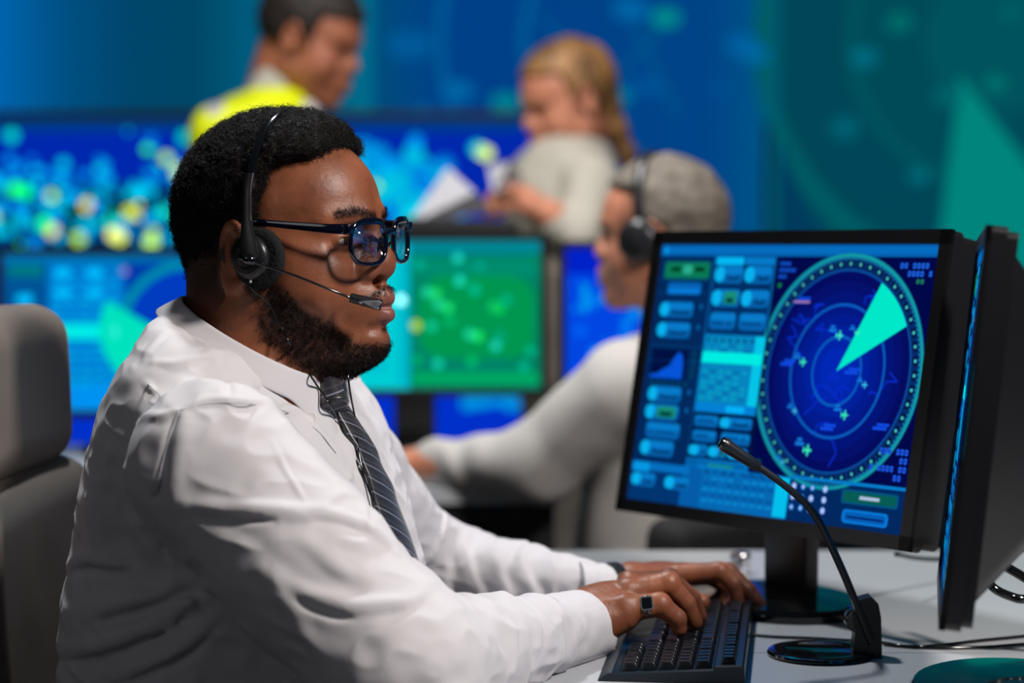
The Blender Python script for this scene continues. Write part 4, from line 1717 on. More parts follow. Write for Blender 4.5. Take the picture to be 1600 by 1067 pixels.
    if detail:
        for k, n_ in enumerate((4, 6, 3)):
            for q in range(n_):
                D.rect(split + .012 + .010 * q, .922 - .024 * k, split + .019 + .010 * q, .936 - .024 * k, gs(20, 84, 210), 4)
        D.disc(split + .02, .848, .009, gs(20, 130, 60), 4, 10)

        def marks(xr, y, hh, n_, col):
            """blurred character blocks, right aligned"""
            for q in range(n_):
                x1_ = xr - .0135 * q
                if (q * 7 + n_) % 5 == 3:
                    continue
                D.rr(x1_ - .0100, y, x1_, y + hh, col, 4, .3)
                D.rect(x1_ - .0070, y + hh * .35, x1_ - .0030, y + hh * .65, gs(1, 14, 84), 5)
        marks(.985, .915, .020, 8, gs(30, 100, 230))
        marks(.985, .887, .020, 6, gs(30, 100, 230))
        marks(.975, .862, .016, 3, gs(30, 130, 90))
        for k, n_ in enumerate((7, 2, 9, 3)):
            marks(.985, .270 - .030 * k, .021, n_, gs(30, 90, 235))
        D.disc(split + .03, .190, .016, gs(6, 90, 40), 4, 10)


MCASE = mat('monitor_case', srgb(18, 18, 21), 0.36, bump=(900, 0.08, 0.0003))
MCASE2 = mat('monitor_bezel', srgb(12, 12, 14), 0.35)


def monitor(label, cen, yaw, tilt, w, h, draw, group=None, th=0.045, neck=True, desk=0.74, base_r=None, det=True, name='computer_monitor', cat='monitor', bez_w=0.016, basedepth=0.11, neck_h=None, base_off=0.06, roll=0.0, back_d=0.022):
    """yaw: direction the screen faces (0 = +x), tilt back"""
    fwd_ = np.array([math.cos(yaw), math.sin(yaw), 0])
    ex = np.array([-math.sin(yaw), math.cos(yaw), 0])
    n = fwd_ * math.cos(tilt) + np.array([0, 0, 1.0]) * math.sin(tilt)
    ey = np.cross(n, ex)
    bx = ex
    ex, ey = ex * math.cos(roll) + ey * math.sin(roll), ey * math.cos(roll) - ex * math.sin(roll)
    cen = np.asarray(cen, float)
    R = np.stack([ex, ey, n], 1)
    root = thing(name, label, cat, (cen[0], cen[1], desk), group)
    case = MB()
    bw = bez_w
    case.prism(rrect(w / 2 + bw, h / 2 + bw, 0.008), cen, R, -0.016, 0.0)
    case.prism(rrect(w / 2 + bw - .004, h / 2 + bw - .004, 0.008), cen, R, -th, -0.016)
    case.build('casing', MCASE, root, auto=30)
    back = MB()
    q0, q1 = rrect(w / 2 * .95, h / 2 * .95, 0.02), rrect(w / 2 * .62, h / 2 * .60, 0.02)
    nq = len(q0)
    back.add([cen + R @ np.array([x, y, -th]) for x, y in q0] + [cen + R @ np.array([x, y, -th - back_d]) for x, y in q1],
             [[i, nq + i, nq + (i + 1) % nq, (i + 1) % nq] for i in range(nq)] + [[nq + i for i in range(nq)][::-1]])
    bo = back.build('back_cover', MCASE, root, auto=30)
    if det:
        vt = MB()
        for k in range(22):
            vt.box(cen + R @ np.array([-w * .25 + k * w * .5 / 21, h * .18, -th - back_d - .001]), (0.0022, 0.022, 0.0012), R)
        vt.build('vents', MCASE2, bo)
    # raised bezel: four bars round the glass
    bz = MB()
    for (cx, cy, hx, hy) in ((0, h / 2 + bw / 2, w / 2 + bw, bw / 2), (0, -h / 2 - bw / 2, w / 2 + bw, bw / 2), (w / 2 + bw / 2, 0, bw / 2, h / 2 + bw), (-w / 2 - bw / 2, 0, bw / 2, h / 2 + bw)):
        bz.box(cen + R @ np.array([cx, cy, 0.0015]), (hx, hy, 0.0030), R)
    bz.build('bezel', MCASE2, root)
    D = Draw(cen - ex * w / 2 - ey * h / 2 + n * 0.0006, ex, ey, w, h, 0.0001 if det else 0.0002)
    draw(D)
    D.build('screen', root)
    if neck:
        st = MB()
        foot = np.array([cen[0], cen[1], desk]) - fwd_ * base_off
        top = cen - n * (th + back_d * .8)
        st.box((foot + np.array([top[0], top[1], desk])) / 2 * 0 + np.array([foot[0], foot[1], (desk + cen[2]) / 2 + 0.0]), (0.012, 0.038, (cen[2] - desk) / 2), np.stack([fwd_, bx, np.array([0, 0, 1.0])], 1), bev=0.004)
        st.box((np.array([foot[0], foot[1], cen[2]]) + top) / 2, (abs((top - foot) @ fwd_) / 2 + .012, 0.030, 0.03), np.stack([fwd_, bx, np.array([0, 0, 1.0])], 1), bev=0.003)
        st.build('stand_column', MCASE, root, auto=30)
        bs = MB()
        br_ = base_r or w * 0.27
        prof = [(br_, 0), (br_, .008), (br_ - .006, .014), (br_ * .5, .018), (0.001, .019)]
        Rb = np.stack([fwd_ * 0.78, bx, np.array([0, 0, 1.0])], 1)
        bs.lathe([(0.001, 0)] + prof, np.array([foot[0], foot[1], desk]) + fwd_ * 0.03, Rb, 40)
        bs.build('stand_base', GLOSSB if det else MCASE, root, auto=40)
    return root


# ---- main desk
DESKM = mat('desk_white', srgb(170, 173, 177), 0.32, spec=0.5)
dk = thing('desk', 'long white work desk in the foreground carrying the keyboard and radar monitor', 'desk', (0.7, 2.6, 0))
DY = P(1000, 857, 3.36)[1]
MB().box((0.78, (1.85 + DY) / 2, 0.7275), (0.82, (DY - 1.85) / 2, 0.0125), bev=0.002).build('desktop', DESKM, dk, auto=30)
gm = MB()
y_ = P(1180, 1018, 2.66)[1]
gm.box((0.80, y_, 0.7398), (0.80, 0.0006, 0.00045))
gm.build('seam', mat('desk_seam', srgb(120, 128, 134), 0.5), dk)
for sx, sy in ((0.0, 1.95), (1.52, 1.95), (0.0, DY - .08), (1.52, DY - .08)):
    MB().box((sx + 0.02, sy, 0.3575), (0.025, 0.025, 0.3575)).build('leg', mat('desk_leg_metal', srgb(150, 154, 160), 0.4, metal=.6), dk)

# ---- radar monitor: near right edge at 2.75 m, far left edge at 3.16 m
monitor('black monitor on the white desk showing a large round radar dial', (0.316, 2.9034, 1.0165), math.radians(-145.0), math.radians(11.38), 0.498, 0.3306, ui_screen, base_r=0.125, bez_w=0.017, base_off=0.03, roll=math.radians(1.71))

# ---- second desk monitor, seen edge-on at the right
monitor('black monitor seen edge-on at the right end of the desk', (0.4545, 2.4202, 1.0215), math.radians(169.8), math.radians(5.88), 0.426, 0.3435, lambda D: ui_screen(D, 5, False), th=0.026, base_r=0.13, base_off=0.08, bez_w=0.015, roll=math.radians(3.69), back_d=0.052)

# ---- keyboard
kb = thing('keyboard', 'black full-size keyboard under the typing hands', 'keyboard', P(1050, 1000, 2.66))
KO = P(1163, 1066, 2.497)
KO[2] = 0.74
Lv = P(1175, 958, 2.86) - KO
Lv[2] = 0
KL = 0.375
Lv /= np.linalg.norm(Lv)
Wv = np.array([-Lv[1], Lv[0], 0])
slope = math.radians(3.0)
Wt = Wv * math.cos(slope) - np.array([0, 0, 1.0]) * math.sin(slope)
Nt = np.cross(Lv, Wt)
KR = np.stack([Lv, Wt, Nt], 1)
KW = 0.152
KB = KO + np.array([0, 0, 0.0125])


def KP(a, b, c):
    return KB + KR @ np.array([a, b, c])


body_ = MB()
KBODY = mat('keyboard_case', srgb(22, 32, 42), 0.3, bump=(1500, 0.06, 0.0002))
prof = [(0.0, -0.012), (0.0, 0.006), (0.002, 0.008), (0.030, 0.008), (0.032, 0.0045), (0.134, 0.0035), (0.137, 0.0055), (0.144, 0.0035), (0.1505, -0.001), (0.152, -0.0035), (0.152, -0.004)]
V, F = [], []
na = 2
for a in (0.0, 0.002, KL - .002, KL):
    for b, c in prof:
        f = 0.0015 if a in (0.0, KL) else 0
        V.append(KP(a, b, c - (f if c > -0.003 else 0)))
m = len(prof)
for i in range(3):
    for k in range(m - 1):
        F.append([i * m + k, i * m + k + 1, (i + 1) * m + k + 1, (i + 1) * m + k])
    F.append([i * m + m - 1, i * m, (i + 1) * m, (i + 1) * m + m - 1])
F.append(list(range(m))[::-1])
F.append([3 * m + k for k in range(m)])
body_.add(V, F)
body_.build('case', KBODY, kb, auto=35)
KEYM = mat('key_plastic', srgb(20, 24, 29), 0.28, bump=(900, 0.05, 0.0003))
pitch = (KL - 0.012) / 22.6
keycache = {}


def keymesh(wu, rowh):
    if (wu, rowh) in keycache:
        return keycache[(wu, rowh)]
    hx, hy = wu * pitch / 2 - .0007, rowh / 2 - .0007
    lev = [(1.0, 1.0, 0.0), (0.97, 0.97, 0.002), (0.80, 0.76, 0.0068), (0.74, 0.70, 0.0075), (0.40, 0.35, 0.0070)]
    V, F = [], []
    for sx, sy, z in lev:
        ax_, ay_ = hx * sx if wu < 1.5 else hx - hy * (1 - sx), hy * sy
        r_ = min(ax_, ay_) * .25
        for x, y in rrect(ax_, ay_, r_, 2):
            V.append((x, y, z))
    n = 12
    for i in range(len(lev) - 1):
        for k in range(n):
            F.append([i * n + k, i * n + (k + 1) % n, (i + 1) * n + (k + 1) % n, (i + 1) * n + k])
    F.append([(len(lev) - 1) * n + k for k in range(n)])
    me = bpy.data.meshes.new('key')
    me.from_pydata(V, [], F)
    me.materials.append(KEYM)
    me.polygons.foreach_set('use_smooth', np.full(len(me.polygons), True))
    me.set_sharp_from_angle(angle=math.radians(35))
    keycache[(wu, rowh)] = me
    return me


# rows from the back edge to the typist; columns from the number pad end (near) to the far end
ROWH = 0.0190
rows_ = [0.0165, 0.0425, 0.0425 + ROWH, 0.0425 + 2 * ROWH, 0.0425 + 3 * ROWH, 0.0425 + 4 * ROWH]
lay = [
    [1, 1, 1, -.35, 1, 1, 1, 1, -.35, 1, 1, 1, 1, -.35, 1, 1, 1, 1, -.85, 1],
    [1, 1, 1, 1, -.3, 1, 1, 1, -.3, 2] + [1] * 13,
    [1, 1, 1, 1, -.3, 1, 1, 1, -.3, 1.5] + [1] * 12 + [1.5],
    [1, 1, 1, 1, -.3, 1, 1, 1, -.3, 2.25] + [1] * 11 + [1.75],
    [1, 1, 1, 1, -.3, 1, 1, 1, -.3, 2.75] + [1] * 10 + [2.25],
    [1, 1, 2, -.3, 1, 1, 1, -.3, 1.5, 1.25, 1.25, 6, 1.25, 1.25, 1.25],
]
lay[0] = [1, 1, 1, 1, -.3, 1, 1, 1, -.3, 1, 1, 1, 1, -.5, 1, 1, 1, 1, -.5, 1, 1, 1, 1, -1.0, 1][:23]
nkeys = 0
for ri, row in enumerate(lay):
    a = 0.006
    for wk in row:
        if wk < 0:
            a += -wk * pitch
            continue
        if a + wk * pitch > KL - .003:
            break
        if nkeys < 106:
            o = bpy.data.objects.new('key', keymesh(wk, ROWH if ri else 0.0165))
            COL.objects.link(o)
            c = KP(a + wk * pitch / 2, rows_[ri], 0.0045 if ri else 0.0080)
            M = Matrix([[KR[0][0], KR[0][1], KR[0][2], c[0]], [KR[1][0], KR[1][1], KR[1][2], c[1]], [KR[2][0], KR[2][1], KR[2][2], c[2]], [0, 0, 0, 1]])
            o.parent = kb
            o.matrix_parent_inverse = Matrix.Translation(-Vector(kb.location))
            o.matrix_basis = M
            nkeys += 1
        a += wk * pitch
print('keys', nkeys)

# ---- gooseneck microphone
gm_ = thing('desk_microphone', 'black gooseneck microphone on a round base in front of the radar monitor', 'microphone', P(1283, 1021, 2.64))
bc = P(1283, 1021, 2.648)
bc[2] = 0.74
b1 = MB()
b1.lathe([(0.001, 0), (0.058, 0), (0.0595, 0.003), (0.058, 0.0055), (0.050, 0.0068), (0.040, 0.0068), (0.0385, 0.0058), (0.001, 0.0058)], bc, None, 56)
b1.build('base_disc', GLOSSB, gm_, auto=40)
hs_ = MB()
hc = P(1352, 1030, 2.64)
hc[2] = 0.74
prof = [(-.0155, .0), (.0165, .0), (.0150, .045), (.0120, .060), (.004, .068), (-.010, .064), (-.0165, .050), (-.0130, .030)]
hs_.prism([(x, z) for x, z in prof], hc, np.stack([np.array([1.0, 0, 0]), np.array([0, 0, 1.0]), np.array([0, -1.0, 0])], 1), -0.012, 0.012)
hs_.build('housing', BLACKP, gm_, auto=30)
kd = MB()
kc = P(1338, 966, 2.64)
kd.lathe([(0.001, -.014), (.0125, -.014), (.0135, -.012), (.0135, .012), (.0125, .014), (.001, .014)], kc, rotx(math.pi / 2), 32)
kd.build('hinge_knob', GLOSSB, gm_, auto=40)
gn = MB()
pth = bez([P(1362, 1005, 2.625), P(1350, 975, 2.622), P(1320, 900, 2.615), P(1290, 835, 2.61), P(1272, 803, 2.607), P(1252, 780, 2.605), P(1215, 750, 2.60), P(1178, 724, 2.595)], 8)
gn.tube(pth, [0.0046 - 0.0008 * i / len(pth) for i in range(len(pth))], 12)
gn.build('gooseneck', BLACKP, gm_, True)
hd = MB()
a_, b_ = P(1186, 730, 2.596), P(1128, 692, 2.588)
hd.tube([a_ + (b_ - a_) * t for t in (0, .02, .5, .85, .95, 1.0)], [.0050, .0058, .0066, .0076, .0080, .0068], 20)
hd.build('microphone_head', BLACKP, gm_, auto=50)
tipm = MB()
tipm.tube([b_ - (b_ - a_) * .02, b_ + (b_ - a_) * .03, b_ + (b_ - a_) * .05], [.0072, .0066, .004], 20)
tipm.build('microphone_cap', mat('dark_chrome', srgb(90, 90, 95), .2, metal=1.0), gm_, auto=50)


def desk_pt(u, v, r=0.002):
    """point on the desk top seen at a pixel"""
    a, b = P(u, v, 1.0), P(u, v, 2.0)
    t = (0.74 + r - a[2]) / (b[2] - a[2])
    return a + (b - a) * t


def cable(label, pts, r, group=None):
    mb = MB()
    mb.tube(bez(pts, 10), r, 8)
    o = mb.build('cable', GLOSSB, None, True)
    tag(o, label, 'cable', group)
    return o


cable('thin black keyboard cable running behind the round microphone base', [desk_pt(1176, 992), desk_pt(1215, 995), desk_pt(1270, 997), desk_pt(1322, 1000), desk_pt(1345, 1001)], 0.0016)
cable('thin black cable leaving the microphone housing toward the right edge', [desk_pt(1378, 1004), desk_pt(1420, 1010), desk_pt(1470, 1008), desk_pt(1530, 1001), desk_pt(1600, 994), desk_pt(1680, 985)], 0.0020)
cable('second thin black cable lying flatter on the desk at the right edge', [desk_pt(1381, 1007), desk_pt(1450, 1012), desk_pt(1530, 1011), desk_pt(1600, 1006), desk_pt(1680, 1000)], 0.0016)
cable('thick black cable drooping behind the edge-on monitor, upper one', [P(1500, 850, 2.66), P(1545, 866, 2.64), P(1570, 884, 2.63), P(1600, 902, 2.63), P(1660, 940, 2.63)], 0.0055)
cable('thick black cable looping low behind the edge-on monitor', [P(1500, 860, 2.70), P(1535, 893, 2.66), P(1552, 918, 2.64), P(1580, 932, 2.64), P(1605, 936, 2.64), P(1660, 930, 2.66)], 0.0050)
cable('thin black cable hanging behind the radar monitor over the far desk edge', [P(1400, 866, 2.95), P(1430, 872, 3.0), P(1470, 874, 3.05), P(1520, 868, 3.1)], 0.0030)
# small chrome tin behind the hand
tin = thing('metal_tin', 'small shiny chrome tin on the desk behind the farther hand', 'tin', desk_pt(1157, 893))
tb = desk_pt(1157, 893)
tb[2] = 0.74
t_ = MB()
t_.lathe([(.001, 0), (.0125, 0), (.0130, .002), (.0130, .020), (.0120, .021)], tb, None, 28)
t_.build('tin_body', STEEL, tin, auto=40)
t_ = MB()
t_.lathe([(.0122, .0205), (.0138, .0205), (.0138, .0245), (.012, .0270), (.004, .0285), (.001, .0285)], tb, None, 28)
t_.build('lid', STEEL, tin, auto=40)
# ------------------------------------------------------------------ projected radar pictures on the back wall
WY = 8.28


def wx(u, v=200, y=WY):
    """room x, z on a vertical plane y seen at pixel (u, v)"""
    a, b = P(u, v, 1.0), P(u, v, 2.0)
    t = (y - a[1]) / (b[1] - a[1])
    q = a + (b - a) * t
    return q[0], q[2]


def wall_screen(label, u0, u1, draw, z0=0.35, z1=2.75):
    x0, x1 = wx(u0)[0], wx(u1)[0]
    root = thing('projection_screen', label, 'screen', ((x0 + x1) / 2, WY, z0))
    MB().box(((x0 + x1) / 2, WY + 0.025, (z0 + z1) / 2), ((x1 - x0) / 2, 0.02, (z1 - z0) / 2)).build('panel', MCASE, root)
    D = Draw((x0, WY, z0), (1, 0, 0), (0, 0, 1), x1 - x0, z1 - z0, 0.0006)

    def at(u, v):
        x, z = wx(u, v)
        return (x - x0) / (x1 - x0), (z - z0) / (z1 - z0)
    draw(D, at)
    D.build('picture', root)
    return root


def draw_a(D, at):
    D.rect(0, 0, 1, 1, gs(0, 66, 134), 0)
    cols = [(-420, (0, 116, 200)), (-40, (0, 104, 184)), (25, (0, 94, 160)), (70, (0, 84, 140)), (130, (0, 76, 122)), (200, (0, 70, 108)), (290, (0, 70, 102)), (378, (0, 90, 124)), (440, (0, 86, 118)), (500, (0, 92, 124)),
            (568, (0, 108, 140)), (582, (0, 76, 122)), (640, (0, 70, 132)), (700, (0, 64, 136)), (1100, (0, 68, 134)), (1180, (0, 84, 134)), (1196, (0, 84, 134))]
    for (a, c), (b, c2_) in zip(cols[:-1], cols[1:]):
        n_ = 1 if b - a < 30 else 5
        for k in range(n_):
            cc_ = [int(c[i] + (c2_[i] - c[i]) * k / n_) for i in range(3)]
            D.rect(at(a + (b - a) * k / n_, 0)[0], 0, at(a + (b - a) * (k + 1) / n_, 0)[0], 1, gs(*cc_), 1)
    cx, cy = at(1000, 60)
    asp = D.w / D.h
    for r_ in (310, 180):
        rr_ = r_ / 1067 * 1067 / 456 / D.h
        D.ring(cx, cy, rr_ - .006, rr_ + .006, gs(0, 92, 150), 2, 90, 270)
    for u, v, s, c in ((1040, 28, 22, (0, 138, 140)), (985, 14, 26, (0, 100, 165)), (790, 160, 22, (0, 128, 145)), (715, 142, 24, (0, 100, 165)), (965, 150, 20, (0, 120, 150)), (640, 70, 34, (0, 88, 150)), (1160, 70, 24, (0, 96, 160)),
                       (1180, 86, 20, (0, 104, 160)), (1010, 135, 24, (0, 80, 150)), (660, 180, 20, (0, 96, 150)), (1120, 140, 14, (0, 76, 146))):
        x, y = at(u, v)
        D.rr(x - s / 455 / D.w, y - s * .6 / 455 / D.h, x + s / 455 / D.w, y + s * .6 / 455 / D.h, gs(*c), 3, .4)
    for a, b in ((840, 980), (980, 1060), (1060, 900)):
        D.line([at(a, 20), at(b, 180)], .004, gs(0, 84, 140), 2)


def draw_b(D, at):
    D.rect(0, 0, 1, 1, gs(0, 74, 92), 0)
    D.rect(0, 0, at(1218, 0)[0], 1, gs(0, 90, 110), 3)
    D.rect(at(1300, 0)[0], 0, at(1420, 0)[0], 1, gs(0, 82, 90), 1)
    D.rect(at(1440, 0)[0], 0, at(1520, 0)[0], 1, gs(0, 66, 84), 1)
    cx, cy = at(1560, 60)
    for q, c in ((1.0, (0, 92, 100)), (.93, (0, 70, 88)), (.62, (0, 84, 94)), (.58, (0, 74, 88)), (.3, (0, 82, 92))):
        D.disc(cx, cy, 380 / 455 / D.h * q, gs(*c), 1.3 + (1 - q) * .5, 72)
    lx, ly = at(1210, 380)
    D.poly([at(1212, 200), at(1212, 420), at(1330, 420), at(1262, 330)], gs(0, 58, 92), 2.2)
    D.poly([at(1500, 118), at(1462, 420), at(1640, 420), at(1640, 300)], gs(0, 132, 124), 3)
    for u, v, s, c in ((1405, 35, 20, (0, 106, 104)), (1350, 90, 20, (0, 106, 126)), (1555, 130, 18, (0, 110, 108)), (1320, 200, 22, (0, 96, 112)), (1435, 275, 16, (0, 104, 118)), (1480, 150, 22, (0, 96, 104)), (1580, 20, 20, (0, 92, 100))):
        x, y = at(u, v)
        D.rr(x - s / 455 / D.w, y - s * .7 / 455 / D.h, x + s / 455 / D.w, y + s * .7 / 455 / D.h, gs(*c), 4, .45)


wall_screen('wide blue radar picture projected on the back wall, left and centre', -420, 1194, draw_a)
wall_screen('dark green radar picture with a bright wedge on the back wall at the right', 1204, 2050, draw_b)

# ------------------------------------------------------------------ large display behind the back desk
TY = 6.25
tvx0, tvz1 = wx(-60, 186, TY)
tvx1, tvz0 = wx(832, 700, TY)


def draw_tv(D):
    r = random.Random(11)
    D.rect(0, 0, 1, 1, gs(0, 40, 172), 0)
    X = lambda u: (wx(u, 300, TY)[0] - tvx0) / (tvx1 - tvx0)
    Y = lambda v: (wx(300, v, TY)[1] - tvz0) / (tvz1 - tvz0)
    D.rect(0, Y(204), 1, 1, gs(0, 62, 128), 1)
    D.rect(0, Y(700), 1, Y(600), gs(0, 48, 200), 1)
    D.rect(0, Y(420), X(300), Y(285), gs(0, 70, 140), 1)
    for k in range(26):
        u, v = r.uniform(-50, 290), r.uniform(290, 400)
        D.disc(X(u), Y(v), r.uniform(.012, .035), gs(0, 22, 40), 2, 12)
    D.rr(X(60), Y(345), X(270), Y(298), gs(0, 20, 36), 2.2, .3)
    D.rr(X(40), Y(402), X(240), Y(375), gs(0, 40, 76), 2.2, .3)
    for k in range(70):
        D.disc(X(min(735, max(540, r.gauss(620, 45)))), Y(min(335, max(240, r.gauss(290, 26)))), r.uniform(.02, .05), gs(0, r.choice((120, 150, 170, 190)), 225), 2 + .005 * k, 12)
    D.rr(X(560), Y(400), X(700), Y(330), gs(0, 60, 90), 2.1, .3)
    for k in range(260):
        u = r.uniform(-55, 300) if k < 205 else r.uniform(530, 720)
        v = min(410, max(205, r.gauss(310, 48)))
        if v < 250 and r.random() < .7:
            continue
        c = r.choice([(0, 150, 240), (0, 120, 230), (0, 170, 240), (0, 200, 240), (0, 190, 220), (20, 220, 190)])
        if r.random() < .10:
            c = r.choice([(60, 255, 60), (200, 255, 60), (255, 230, 90)])
        D.disc(X(u), Y(v), r.uniform(.006, .020), gs(*c, 1.2), 3 + .01 * k, 10)
    for u, v, c in ((40, 300, (0, 240, 90)), (24, 295, (30, 255, 90)), (70, 350, (30, 250, 120)), (186, 370, (230, 255, 90)), (204, 332, (210, 230, 60)), (236, 378, (190, 255, 120)), (178, 366, (255, 255, 120)), (280, 268, (200, 240, 120)),
                    (752, 236, (210, 240, 70)), (760, 240, (220, 240, 90)), (745, 232, (0, 190, 190)), (645, 333, (0, 200, 210)), (20, 212, (0, 190, 180)), (778, 316, (0, 170, 220)), (95, 318, (0, 150, 190)), (290, 215, (0, 190, 170))):
        D.disc(X(u), Y(v), .020, gs(*c, 1.5), 7, 14)
    for k in range(5):
        D.rr(X(720 + 22 * k), Y(640 - 4 * (k % 3)), X(745 + 22 * k), Y(620), gs(0, 160, 230), 3, .4)


tv = thing('wall_display', 'very large blue display with a glittering map behind the back desk', 'display', ((tvx0 + tvx1) / 2, TY, tvz0 - .06))
MB().box(((tvx0 + tvx1) / 2, TY + .035, (tvz0 + tvz1) / 2), ((tvx1 - tvx0) / 2 + .02, .034, (tvz1 - tvz0) / 2 + .02), bev=.004).build('casing', MCASE, tv)
D = Draw((tvx0, TY - .0005, tvz0), (1, 0, 0), (0, 0, 1), tvx1 - tvx0, tvz1 - tvz0, 0.0006)
draw_tv(D)
D.build('screen', tv)
s_ = MB()
s_.box(((tvx0 + tvx1) / 2, TY + .05, tvz0 / 2), (.05, .03, tvz0 / 2))
s_.box(((tvx0 + tvx1) / 2, TY + .02, .015), (.40, .22, .015))
s_.build('stand', MCASE, tv)

# ------------------------------------------------------------------ back desk and its monitors
bd = thing('desk', 'pale back desk carrying the row of three blurred monitors', 'desk', (-1.2, 4.3, 0))
MB().box((-1.17, 4.27, .7275), (1.25, .31, .0125)).build('desktop', DESKM, bd)
MB().box((-1.17, 3.99, .36), (1.24, .012, .355)).build('front_panel', mat('panel_black', srgb(18, 19, 22), .6), bd)
for sx in (-2.38, .04):
    MB().box((sx, 4.5, .3575), (.025, .025, .3575)).build('leg', MATS['desk_leg_metal'], bd)


def screen_pos(u0, u1, v0, v1, d):
    a = (P(u0, v0, d) + P(u1, v1, d)) / 2
    return a, (u1 - u0) / FPX * d, (v1 - v0) / FPX * d


def ui_left(D):
    def X(u):
        return (u - 8) / 412.

    def Y(v):
        return 1 - (v - 400) / 240.
    r = random.Random(4)
    D.rect(0, 0, 1, 1, gs(0, 96, 190), 0)
    D.rect(X(8), Y(640), X(78), Y(415), gs(0, 84, 150), 1)
    D.rect(X(78), Y(640), X(198), Y(405), gs(0, 122, 205), 1)
    D.rect(X(198), Y(640), 1, Y(405), gs(0, 60, 170), 1)
    D.rect(0, Y(412), 1, Y(400), gs(0, 110, 170), 2)
    D.rect(X(16), Y(434), X(70), Y(414), gs(0, 118, 130), 2)
    for u, v in ((88, 420), (138, 420), (28, 460), (88, 450), (138, 450)):
        D.rr(X(u), Y(v + 16), X(u + 26), Y(v), gs(0, 190, 255), 3, .4)
    D.rect(X(84), Y(530), X(192), Y(506), gs(0, 236, 232), 3)
    D.rect(X(180), Y(528), X(186), Y(508), gs(60, 250, 245), 4)
    for j in range(14):
        v = 440 + 14 * j
        if 500 < v < 530:
            continue
        for k in range(5):
            D.rect(X(84 + 22 * k), Y(v + 6), X(100 + 22 * k), Y(v), gs(0, 150 + r.randint(0, 30), 235), 3)
    D.rect(X(84), Y(638), X(198), Y(600), gs(0, 146, 240), 4)
    cx, cy = X(300), Y(520)
    for q, c in ((112, (0, 140, 170)), (98, (0, 60, 190))):
        D.disc(cx, cy, q / 240., gs(*c), 2 + (112 - q) * .01, 48)
    D.sector(cx - .12, cy + .02, 90 / 240., 150, 262, gs(0, 226, 190), 4)
    D.disc(X(198), Y(425), .025, gs(130, 130, 200), 4)


def ui_green(D):
    def X(u):
        return (u - 438) / 407.

    def Y(v):
        return 1 - (v - 375) / 233.
    r = random.Random(9)
    D.rect(0, 0, 1, 1, gs(0, 130, 104), 0)
    D.rect(0, 0, X(636), 1, gs(0, 204, 212), 1)
    D.rect(0, Y(395), 1, 1, gs(0, 134, 150), 1.5)
    D.rect(X(618), Y(604), X(636), Y(380), gs(0, 184, 204), 2)
    for (a, b, c_, d_, col) in ((640, 600, 842, 582, (0, 168, 96)), (650, 560, 835, 430, (0, 150, 80)), (660, 530, 800, 450, (0, 168, 70)), (640, 430, 840, 405, (0, 140, 110)), (800, 580, 842, 440, (0, 128, 92))):
        D.rr(X(a), Y(b), X(c_), Y(d_), gs(*col), 2 + .1 * (a % 7), .3)
    for u, v, c in ((713, 402, (30, 220, 200)), (748, 415, (0, 170, 140)), (716, 438, (30, 230, 200)), (740, 452, (0, 200, 160)), (664, 456, (30, 220, 170)), (678, 458, (30, 235, 110)), (682, 475, (30, 220, 160)), (697, 480, (30, 240, 120)),
                    (646, 508, (190, 230, 90)), (671, 509, (20, 210, 160)), (732, 522, (30, 230, 170)), (745, 525, (30, 245, 110)), (773, 540, (30, 220, 190)), (780, 525, (0, 170, 130)), (829, 548, (0, 190, 140)), (681, 568, (20, 220, 180)),
                    (778, 482, (10, 220, 90)), (770, 478, (20, 210, 110)), (790, 468, (0, 190, 140)), (735, 565, (0, 200, 110)), (818, 572, (0, 190, 150)), (648, 562, (0, 180, 110)), (700, 500, (0, 190, 110)), (652, 412, (0, 180, 150))):
        D.disc(X(u), Y(v), .034, gs(*c, .95), 5, 12)
    D.rect(X(500), Y(475), X(630), Y(465), gs(90, 250, 250), 3)
    D.disc(X(622), Y(468), .03, gs(160, 255, 255, 2), 4)
    for j in range(8):
        D.rect(X(450), Y(400 + 25 * j), X(600), Y(394 + 25 * j), gs(0, 170, 200), 3)


def ui_blue(D):
    r = random.Random(5)
    D.rect(0, 0, 1, 1, gs(0, 70, 226), 0)
    D.rect(0, .82, 1, 1, gs(0, 34, 200), 1)
    for k in range(60):
        x, y = r.uniform(.05, .95), r.uniform(.1, .8)
        D.disc(x, y, r.uniform(.01, .05), gs(0, r.randint(90, 170), 240), 2 + .01 * k, 10)
    D.rr(.08, .55, .12, .75, gs(0, 150, 240), 4, .4)


for lab, box, dr, dd in (
        ('blurred monitor with a pale blue control panel, left on the back desk', (6, 416, 398, 642), ui_left, 4.42),
        ('blurred monitor with a bright green map beside the chin of the seated man', (446, 845, 376, 608), ui_green, 4.42),
        ('blurred monitor with a plain vivid blue picture, right on the back desk', (884, 1180, 386, 608), ui_blue, 4.50)):
    cen_, w_, h_ = screen_pos(box[0], box[1], box[2], box[3], dd)
    if dr is ui_blue:
        cen_[1] = 4.44
        cen_[0] = wx(884, 500, 4.44)[0] + .175
        w_ = .35
    monitor(lab, cen_, -math.pi / 2, 0.03, w_, h_, dr, th=.04, det=False, bez_w=.013, base_r=.11, base_off=.07, desk=.74, neck=dr is not ui_blue)
# third monitor stands on its own low table to the right of the desk
# ------------------------------------------------------------------ chairs
LEATH = mat('chair_leather_beige', srgb(104, 95, 88), 0.55, bump=(300, 0.15, 0.0006))
BLKF = mat('chair_fabric_black', srgb(16, 17, 20), 0.8)
ch = thing('office_chair', 'beige padded office chair behind the back of the seated man', 'chair', P(20, 1000, 2.72) * [1, 1, 0])
cR = rotz(math.radians(-4)) @ roty(math.radians(-3))


